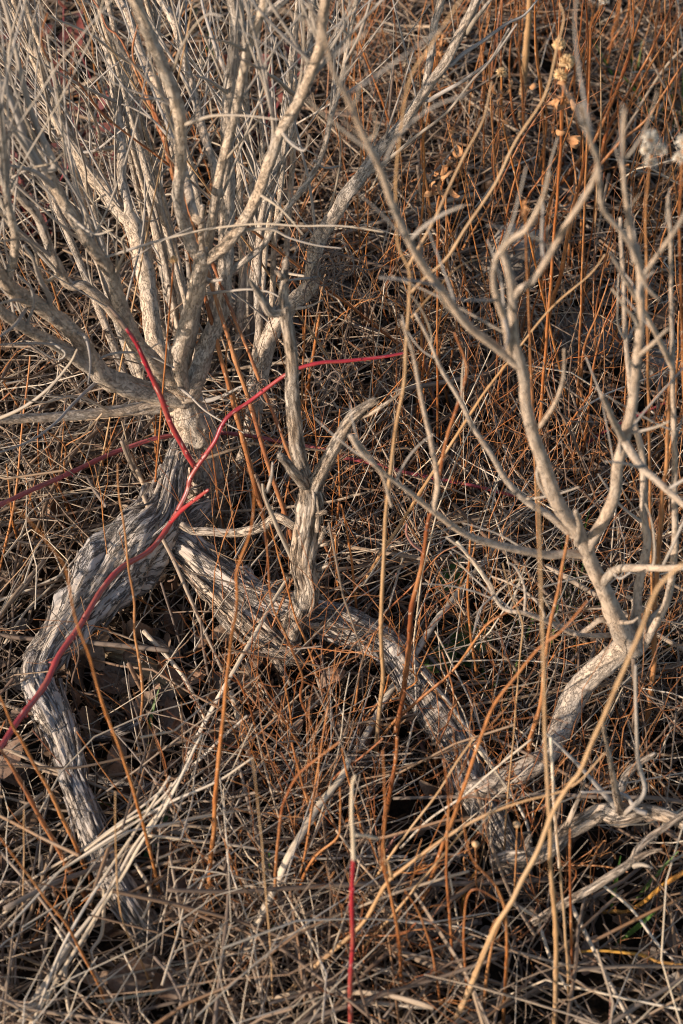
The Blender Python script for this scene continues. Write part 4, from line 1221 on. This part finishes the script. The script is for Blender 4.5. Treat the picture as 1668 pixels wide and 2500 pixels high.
# ------------------------------------------------------------ litter: leaves, bark slabs, stones, green
def leaf_mesh(seed):
    mb = MB()
    L = random.uniform(.025, .055)
    cu = random.uniform(-1.8, 2.2); rv = random.random()
    blade(mb, (0, 0, 0), (1, 0, 0), (0, 0, 1), L, L*random.uniform(.4, .65), cu, 7, cup=random.uniform(-.6, 1.0), twist=random.uniform(-.8, .8), rn=rv)
    return mb.mesh('dry_leaf', M['leaf']), f'{pick(L, (.03, "small"), (.04, "middling"), (9, "large"))} {tone(LEAF_TONES, rv)} {pick(abs(cu), (.5, "flat"), (1.2, "bent"), (9, "curled"))} dead leaf'
leaf_meshes = [leaf_mesh(i) for i in range(26)]

def in_view(y):
    return (834/FPX)*(y*CP+CAM_H*SP)*1.04+.04

for k in range(260):
    y = random.uniform(.9, 2.3); x = random.uniform(-1, 1)*in_view(y)
    if k < 110:      # drifts of leaves in the hollow between the two logs
        x, y = random.gauss(-.13, .09), random.gauss(1.22, .10)
    o = link('dry_leaf', leaf_meshes[k % 26][0], (x, y, ground_z(x, y)+random.uniform(.01, .05)), label=f'{leaf_meshes[k % 26][1]} near {near_mark(x, y)}', category='leaf', group='dead leaves in the litter')
    o.rotation_euler = (random.gauss(0, .5), random.gauss(0, .5), random.uniform(0, 6.28))
    s = random.uniform(.6, 1.15); o.scale = (s, s, s)
mb = MB()
for k in range(5200):
    y = random.uniform(.7, 3.1); x = random.uniform(-1, 1)*(in_view(y)+.2)
    a = random.uniform(0, 6.28)
    L = random.uniform(.008, .03)
    blade(mb, (x, y, ground_z(x, y)+random.uniform(.002, .02)), (math.cos(a), math.sin(a), random.gauss(0, .3)), (random.gauss(0, .4), random.gauss(0, .4), 1), L, L*.55, random.uniform(-1.5, 2), 3)
link('leaf_litter', mb.mesh('leaf_litter', M['leaf']), (0, 0, 0), kind='stuff', label='crumbled brown leaf litter on the soil', category='litter')

def slab(name, label, cat, spec, z, w, mat, thick=.35, group=None, lump=.3):
    p = place(spec, z=z)
    r = radii(p, w)
    me, o, _, _ = stem_mesh(name, p, r, M[mat], 40, .003, .2, 20, bark_disp(random.random()*40, lump=lump, ridge=.2, ridgef=3.5, along=18), flat=thick)
    link(name, me, o, label=label, category=cat)
slab('bark_slab', 'flaking yellowish tan slab of old bark between the two grey logs', 'bark', 'E 470,740 560,760 660,800 760,870 840,930', [.02, .025], [50, 120, 150, 120, 60], 'bone', .5)
slab('bark_slab', 'mossy tan bark chunk tucked under the left grey log', 'bark', 'E 480,720 560,715 640,730', [.05, .04], [40, 70, 40], 'bone', .6)
slab('bark_slab', 'flat fibrous grey-brown bark slab beside the left log lower end', 'bark', 'G 410,180 520,200 620,210 700,240', [.02, .02], [70, 110, 110, 70], 'weather', .35)
slab('bark_slab', 'thin grey curved bark shard beneath the pale straw bundle', 'bark', 'G 540,560 680,570 780,580 880,530 920,490', [.02, .03], [30, 46, 50, 60, 30], 'weather', .3)
slab('bark_slab', 'weathered grey wood shard leaning under the log fork', 'bark', 'E 620,650 720,690 800,740 830,780', [.03, .03], [40, 90, 80, 40], 'weather', .4)
slab('fallen_branch', 'smooth grey fallen branch half buried behind the basal stem', 'branch', 'F 660,1010 800,990 950,960 1060,940', [.02, .03], [30, 44, 44, 34], 'weather', .9, lump=.15)
slab('fallen_branch', 'pale grey fallen branch lying in the dark hollow right of the left log', 'branch', 'E 380,1140 500,1120 600,1080 700,1020', [.02, .03], [24, 40, 50, 30], 'weather', .9, lump=.15)
slab('fallen_branch', 'grey half-buried branch lying behind the dead stub', 'branch', 'D 420,600 560,610 700,640 790,655', [.03, .03], [22, 28, 26, 20], 'weather', .9, lump=.15)

def stone(label, spec, z, size, sq):
    u, v = pix(spec)[0]
    c = at_z(u, v, z)
    nv, nu = 18, 26
    vs = []
    s0 = random.random()*30
    for i in range(nv+1):
        for j in range(nu):
            a, b = math.pi*i/nv, 2*math.pi*j/nu
            d = np.array((math.sin(a)*math.cos(b), math.sin(a)*math.sin(b), math.cos(a)))
            k = 1+.35*nz(d[0]*1.3+s0, d[1]*1.3, d[2]*1.3)+.10*nz(d[0]*4+s0, d[1]*4, d[2]*4)
            vs.append(c+d*k*np.array(sq)*size)
    f = [(i*nu+j, i*nu+(j+1) % nu, (i+1)*nu+(j+1) % nu, (i+1)*nu+j) for i in range(nv) for j in range(nu)]
    mb = MB(); mb.add(vs, [q[::-1] for q in f], np.array(vs), .5)
    link('stone', mb.mesh('stone', M['stone'], c), c, label=label, category='stone')
stone('pale grey stone behind the outer stems of the right-hand shrub', 'D 1480,540', .015, .042, (1, .8, .6))
stone('tan rounded stone half hidden behind the orange stems', 'D 1150,430', .015, .04, (1.2, .8, .5))
stone('grey upright stone behind the top of the right-hand shrub trunk', 'B 800,1200', .03, .045, (.9, .7, .9))
stone('small dark grey stone in the hollow between trunk and right limb', 'C 1130,330', .02, .05, (.8, .7, .8))

# green grass blades and leaves
mb = None
for spec, n, h in (('F 1100,560', 7, .07), ('F 1040,600', 5, .06), ('F 970,960', 6, .07), ('F 1120,760', 5, .05), ('F 720,1180', 4, .05), ('F 1400,760', 4, .05),
                   ('G 660,120', 2, .06), ('H 1290,900', 4, .05), ('B 1330,460', 5, .07), ('B 1500,640', 7, .08), ('A 960,300', 3, .06), ('D 690,250', 2, .05), ('G 960,180', 2, .04), ('F 760,760', 5, .05), ('F 650,880', 4, .05), ('G 1310,830', 2, .05)):
    u, v = pix(spec)[0]
    c = at_z(u, v, 0)
    for k in range(n):
        q = c+np.array((random.gauss(0, .012), random.gauss(0, .02), -.003))
        mb = MB(); gl = h*random.uniform(1.0, 1.9); gw = random.uniform(.0025, .005)
        blade(mb, q, (random.gauss(0, .35), random.gauss(0, .35), 1), (random.gauss(0, 1), -1, 0), gl, gw, random.uniform(-.9, .9), 7)
        link('grass_blade', mb.mesh('grass_blade', M['green'], q), q, label=f'{pick(gl, (.05, "short"), (.07, "middling"), (9, "tall"))} {pick(gw, (.0035, "narrow"), (9, "broad"))} fresh green grass blade near {near_mark(q[0], q[1])}', category='grass', group='fresh green grass blades')
for spec, z, L, w, a, lab in (('G 540,410', .03, .06, .011, .4, 'broad dark green grass blade lying under the pale straw bundle'), ('G 650,590', .02, .06, .008, 1.1, 'upright dark green grass blade under the pale straw bundle'),
                              ('F 560,760', .03, .045, .034, 1.0, 'dark green rounded leaf beyond the right grey log'), ('F 390,820', .03, .04, .026, .6, 'olive green leaf above the end of the right grey log'),
                              ('F 620,800', .02, .045, .03, 2.2, 'second dark green leaf beside the rounded one'), ('F 470,500', .04, .05, .024, 1.2, 'yellowish green wilted leaf standing behind the knobbly twig')):
    u, v = pix(spec)[0]
    q = at_z(u, v, z)
    mb = MB(); blade(mb, q, (math.cos(a), math.sin(a), .25), (0, -.5, 1), L, w, .6, 8)
    link('green_leaf', mb.mesh('green_leaf', M['green'], q), q, label=lab, category='leaf')

# low red-leaved plants behind the shrub
for i, (spec, n, lab) in enumerate((('A 455,380', 9, 'low plant with rusty red leaves behind the left limbs'), ('A 130,860', 10, 'low plant with rose red leaves behind the outer left limbs'),
                     ('A 290,210', 7, 'low plant with purplish red leaves far behind the shrub'), ('A 1180,420', 9, 'low plant with dark red leaves in the gap between central limbs'),
                     ('A 420,660', 10, 'low plant with maroon leaves behind the widest left limb'))):
    u, v = pix(spec)[0]
    c = at_z(u, v, .08)
    e = empty('red_leaf_plant', (c[0], c[1], 0), lab, 'plant')
    for k in range(n):
        q = c+np.array((random.gauss(0, .035), random.gauss(0, .03), random.uniform(-.05, .05)))
        b = np.array((c[0]+random.gauss(0, .01), c[1], -.005))
        me, o, _, _ = stem_mesh('leaf_stalk', np.array([b, (b+q)*.5+np.array((0, 0, .01)), q]), np.array([.0012, .001, .0007]), M['maroon'], 5, .01)
        st = link('leaf_stalk', me, o, e)
        mb = MB(); blade(mb, q, (random.gauss(0, 1), random.gauss(0, .6), random.gauss(.2, .4)), (0, -.6, 1), random.uniform(.022, .04), random.uniform(.011, .018), random.uniform(-.9, .9), 6)
        link('leaf', mb.mesh('leaf', M['redleaf'], q), q, st)

# ------------------------------------------------------------ more upright orange stems beyond those traced
def wild_stem(x, y, h, r, leanx, leany, branches, mat='orange', curve=.06):
    b = np.array((x, y, -.015))
    d = np.array((leanx, leany, 1.0))
    n = max(4, int(h/.07))
    p, off = [], np.zeros(3)
    for i in range(n+1):
        off = off+np.array((random.gauss(0, curve*.12), random.gauss(0, curve*.12), 0))
        p.append(b+d*h*i/n+off)
    p = np.array(p)
    def extra(mb, pp, rr, rv):
        for k in range(branches):
            i = int(random.uniform(.35, .9)*(len(pp)-1))
            dd = np.array((random.gauss(leanx, .45), random.gauss(leany, .45), 1.0))
            q, r_ = twig_from(pp[i], dd, h*random.uniform(.15, .45), rr[i]*.75, curl=.5, n=6, up=.2)
            a, c = smooth(q, r_, .01)
            tube(mb, a, c, 5, rv)
    nm, lab, cat, grp = LAB[mat]
    me, o, pp, rr = stem_mesh(nm, p, np.linspace(r, r*.5, len(p)), M[mat], 6, .01, .7, 18, nodes=.2, extra=extra)
    link(nm, me, o, label=say_stem(mat, pp, rr, branches), category=cat, group=grp)
for k in range(120):     # stand at the upper right
    y = random.uniform(1.6, 2.9); x = random.uniform(-.02, in_view(y)+.05)
    wild_stem(x, y, random.uniform(.16, .46), random.uniform(.0009, .0016), random.gauss(.06, .16), random.gauss(.05, .15), random.choice((0, 0, 1, 2, 3)))
for k in range(34):      # curly branching stems in the middle foreground
    y = random.uniform(.97, 1.3); x = random.uniform(-.10, .20)
    wild_stem(x, y, random.uniform(.07, .2), random.uniform(.0009, .0016), random.gauss(0, .3), random.gauss(0, .25), random.choice((1, 2, 3, 4)), curve=.14)
for k in range(36):      # scattered on the left
    y = random.uniform(.95, 2.3); x = random.uniform(-in_view(y), 0)
    wild_stem(x, y, random.uniform(.1, .28), random.uniform(.0009, .0016), random.gauss(-.05, .2), random.gauss(0, .2), random.choice((0, 1, 1, 2)))
for k in range(70):
    y = random.uniform(.92, 2.6); x = random.uniform(-1, 1)*in_view(y)
    wild_stem(x, y, random.uniform(.05, .2), random.uniform(.0008, .002), random.gauss(0, .5), random.gauss(0, .4), random.choice((0, 1, 2)), mat='brown', curve=.1)

# ------------------------------------------------------------ straw
def straw_pts(L, bend, n=7, kink=.3):
    p = [np.zeros(3)]
    a, b = 0.0, 0.0
    for i in range(n):
        a += random.gauss(0, bend/n*1.6); b += random.gauss(0, bend/n)
        if random.random() < .06:
            a += random.gauss(0, kink)
        p.append(p[-1]+np.array((math.cos(a)*math.cos(b), math.sin(a)*math.cos(b), math.sin(b)))*L/n)
    p = np.array(p)
    return p-p.mean(0)

straw_meshes = []
for k in range(40):
    L = random.uniform(.16, .42)
    p = straw_pts(L, .35)
    r = random.uniform(.0014, .0030)
    mb = MB(); a, c = smooth(p, np.linspace(r, r*.6, len(p)), .012)
    rv = random.random()
    tube(mb, a, c, 6, rv, flat=random.choice((.35, .6, 1)))
    straw_meshes.append((mb.mesh('straw', M['straw']), f'{pick(L, (.22, "short"), (.32, "middling"), (9, "long"))} {pick(r, (.0019, "thin"), (.0024, "slim"), (9, "stout"))} {tone(STRAW_TONES, rv)} loose straw'))
for k in range(300):
    y = .85+1.7*random.random()**1.3; x = random.uniform(-1, 1)*in_view(y)
    while hides_log(x, y) and random.random() < .9:
        y = .85+1.7*random.random()**1.3; x = random.uniform(-1, 1)*in_view(y)
    tilt = random.gauss(0, .13)
    me, what = straw_meshes[k % 40]
    o = link('straw', me, (x, y, ground_z(x, y)+random.uniform(.02, .075)+abs(math.sin(tilt))*.08), label=f'{what} near {near_mark(x, y)}', category='straw', group='loose straws in the litter')
    o.rotation_euler = (random.uniform(0, 6.28), tilt, random.uniform(0, 6.28))

def straw_field(name, label, n, yr, Lr, rr, zr, tiltsd, mat, ypow=1.0, xspan=None, sides=4, bend=.5, az=None):
    base_v, base_f, base_bk, base_r = [], [], [], []
    tot = 0
    segs = 6
    th = np.linspace(0, 2*math.pi, sides, endpoint=False)
    q = []
    for i in range(segs):
        for k in range(sides):
            k2 = (k+1) % sides
            q.append((i*sides+k, i*sides+k2, (i+1)*sides+k2, (i+1)*sides+k))
    q = np.array(q)
    protos = [straw_pts(1.0, bend*random.choice((.5, 1, 1.6, 2.6)), segs) for _ in range(160)]
    fr = [frames(p) for p in protos]
    V = np.empty((n, (segs+1)*sides, 3), np.float32); BK = np.empty_like(V); RN = np.empty((n, (segs+1)*sides), np.float32)
    for s in range(n):
        k = random.randrange(160)
        p, (t, U, W) = protos[k], fr[k]
        y = yr[0]+(yr[1]-yr[0])*random.random()**ypow
        x = random.uniform(-1, 1)*(in_view(y)+.22) if xspan is None else random.uniform(*xspan)
        for _ in range(3):
            if nz(x*7, y*7, 8.8)+.6*nz(x*17, y*17, 2.2) > random.uniform(-.45, .25):
                break
            y = yr[0]+(yr[1]-yr[0])*random.random()**ypow
            x = random.uniform(-1, 1)*(in_view(y)+.22) if xspan is None else random.uniform(*xspan)
        hid = hides_log(x, y)
        if hid and zr[1] > .058:
            y += .16; x += random.choice((-.12, .12)); hid = hides_log(x, y)
        L = random.uniform(*Lr)*(.6 if hid else 1); r = random.uniform(*rr); fl = random.choice((.3, .5, 1, 1))
        tilt = random.gauss(0, tiltsd)
        m = np.array(Matrix.Rotation(random.uniform(0, 6.28) if az is None else random.gauss(*az), 3, 'Z') @ Matrix.Rotation(tilt, 3, 'Y') @ Matrix.Rotation(random.uniform(0, 6.28), 3, 'X'))
        tap = np.linspace(1, .55, segs+1)[:, None]*r
        v = p[:, None, :]*L+U[:, None, :]*(tap*np.cos(th))[:, :, None]+W[:, None, :]*(tap*np.sin(th)*fl)[:, :, None]
        v = v.reshape(-1, 3) @ m.T
        z = ground_z(x, y)+random.uniform(0, 1)**1.4*(zr[1]-zr[0])*(.35 if hid else 1)+zr[0]+abs(math.sin(tilt))*L*(.2 if hid else .42)
        v[:, 2] = np.maximum(v[:, 2]+z, v[:, 2]*.05+ground_z(x, y)+.002)
        v[:, 0] += x; v[:, 1] += y
        V[s] = v
        off = rng.uniform(-9, 9, 3)
        BK[s] = np.stack((np.tile(np.cos(th)*r, segs+1), np.tile(np.sin(th)*r, segs+1), np.repeat(np.linspace(0, L, segs+1), sides)), 1)+off
        RN[s] = random.random()
    nv = (segs+1)*sides
    F = (q[None]+(np.arange(n)*nv)[:, None, None]).reshape(-1, 4)
    m = bpy.data.meshes.new(name)
    m.vertices.add(n*nv); m.vertices.foreach_set('co', V.ravel())
    m.loops.add(F.size); m.loops.foreach_set('vertex_index', F.ravel().astype(np.int32))
    m.polygons.add(len(F)); m.polygons.foreach_set('loop_start', np.arange(0, F.size, 4, dtype=np.int32))
    m.polygons.foreach_set('use_smooth', np.ones(len(F), bool))
    a = m.attributes.new('bk', 'FLOAT_VECTOR', 'POINT'); a.data.foreach_set('vector', BK.ravel())
    a = m.attributes.new('rnd', 'FLOAT', 'POINT'); a.data.foreach_set('value', RN.ravel())
    m.materials.append(M[mat]); m.update(calc_edges=True); m.validate()
    link(name, m, (0, 0, 0), kind='stuff', label=label, category='straw')

straw_field('straw_litter', 'dense mat of tangled dry straw covering the soil', 4600, (.72, 3.2), (.05, .26), (.0006, .0021), (.004, .055), .15, 'straw', 1.25)
straw_field('raised_straw_litter', 'loose long dry straws arching above the matted straw', 1100, (.78, 3.0), (.12, .40), (.0008, .0021), (.03, .09), .2, 'straw', 1.1)
straw_field('fine_straw_litter', 'hair-fine curled grass stems through the litter', 2400, (.75, 2.8), (.03, .16), (.0003, .0006), (.004, .06), .35, 'straw', 1.3, sides=3, bend=1.6)
straw_field('twig_litter', 'small dark dead twigs strewn over the soil', 2600, (.75, 3.0), (.03, .18), (.0007, .0022), (.002, .05), .25, 'brown', 1.2, bend=.8)
straw_field('standing_straw', 'thin standing and leaning grass stubble', 900, (.80, 3.0), (.06, .24), (.0005, .0014), (.01, .03), .9, 'straw', 1.1)
straw_field('orange_stubble', 'short broken orange-brown stubble among the far stems', 200, (1.6, 3.0), (.06, .24), (.0006, .0014), (.01, .03), .9, 'orange', 1.0)
straw_field('swept_straw', 'long fine pale straws swept one way over the litter', 260, (.80, 1.5), (.15, .42), (.0005, .0012), (.05, .10), .16, 'pale', 1.0, xspan=(-.34, .30), bend=.5, az=(1.0, .35))
straw_field('pale_straw_litter', 'pale straws scattered through the darker litter', 800, (.78, 2.9), (.08, .34), (.0005, .0014), (.02, .08), .2, 'pale', 1.0, bend=.7)

def upright_field(name, label, n, spot, hr, rr, lean_sd, mat, wig=.10, kids=1.2):
    mb = MB()
    th = np.linspace(0, 2*math.pi, 4, endpoint=False)
    def go(p0, d, h, r, depth):
        m = 7
        pts, a = [np.array(p0)], np.array(d, float)
        w = rng.normal(size=(m, 3))*wig
        for i in range(m):
            a = a+w[i]+np.array((0, 0, .03)); a /= np.linalg.norm(a)
            pts.append(pts[-1]+a*h/m)
        pts = np.array(pts); rad = np.linspace(r, r*.5, m+1)
        tube(mb, pts, rad, 4, tint)
        if depth:
            for _ in range(np.random.default_rng(int(p0[0]*1e5) % 9999).poisson(kids)):
                i = random.randint(2, m-1)
                dd = pts[i]-pts[i-1]; dd /= np.linalg.norm(dd)
                go(pts[i], dd+rng.normal(size=3)*.45, h*random.uniform(.25, .5), rad[i]*.75, 0)
    for _ in range(n):
        x, y = spot()
        if hides_log(x, y) and random.random() < .6:
            continue
        tint = random.random()
        go((x, y, -.01), (random.gauss(0, lean_sd), random.gauss(0, lean_sd), 1), random.uniform(*hr), random.uniform(*rr), 1)
    link(name, mb.mesh(name, M[mat]), (0, 0, 0), kind='stuff', label=label, category='stems')

def spot_right():
    y = random.uniform(1.45, 3.0); return random.uniform(-.03*y, in_view(y)+.1), y
def spot_mid():
    y = random.uniform(.92, 1.6); return random.uniform(-.12, in_view(y)+.1), y
def spot_all():
    y = random.uniform(.88, 2.8); return random.uniform(-1, 1)*(in_view(y)+.08), y
def spot_left():
    y = random.uniform(.95, 2.7); return random.uniform(-in_view(y)-.1, 0), y
upright_field('far_stem_thicket', 'thicket of fine rust-orange stems beyond the sparse shrub', 330, spot_right, (.10, .38), (.0006, .0012), .26, 'orange')
upright_field('near_stem_thicket', 'tangle of fine branching rust-orange stems among the straw', 620, spot_mid, (.07, .28), (.00045, .0009), .36, 'orange', .16, 2.4)
upright_field('left_stem_thicket', 'scattered fine orange-tan stems behind and below the big shrub', 200, spot_left, (.07, .25), (.0005, .0011), .3, 'orange', .12, 1.0)
upright_field('dry_grass_thicket', 'thin bent tan grass stems leaning every way through the thicket', 480, spot_all, (.08, .30), (.0004, .0010), .65, 'straw', .13, .3)
upright_field('dead_twig_thicket', 'fine dark brown dead twigs standing in the litter', 320, spot_all, (.05, .22), (.0005, .0012), .5, 'brown', .2, 1.8)
print('objects', len(bpy.data.objects))
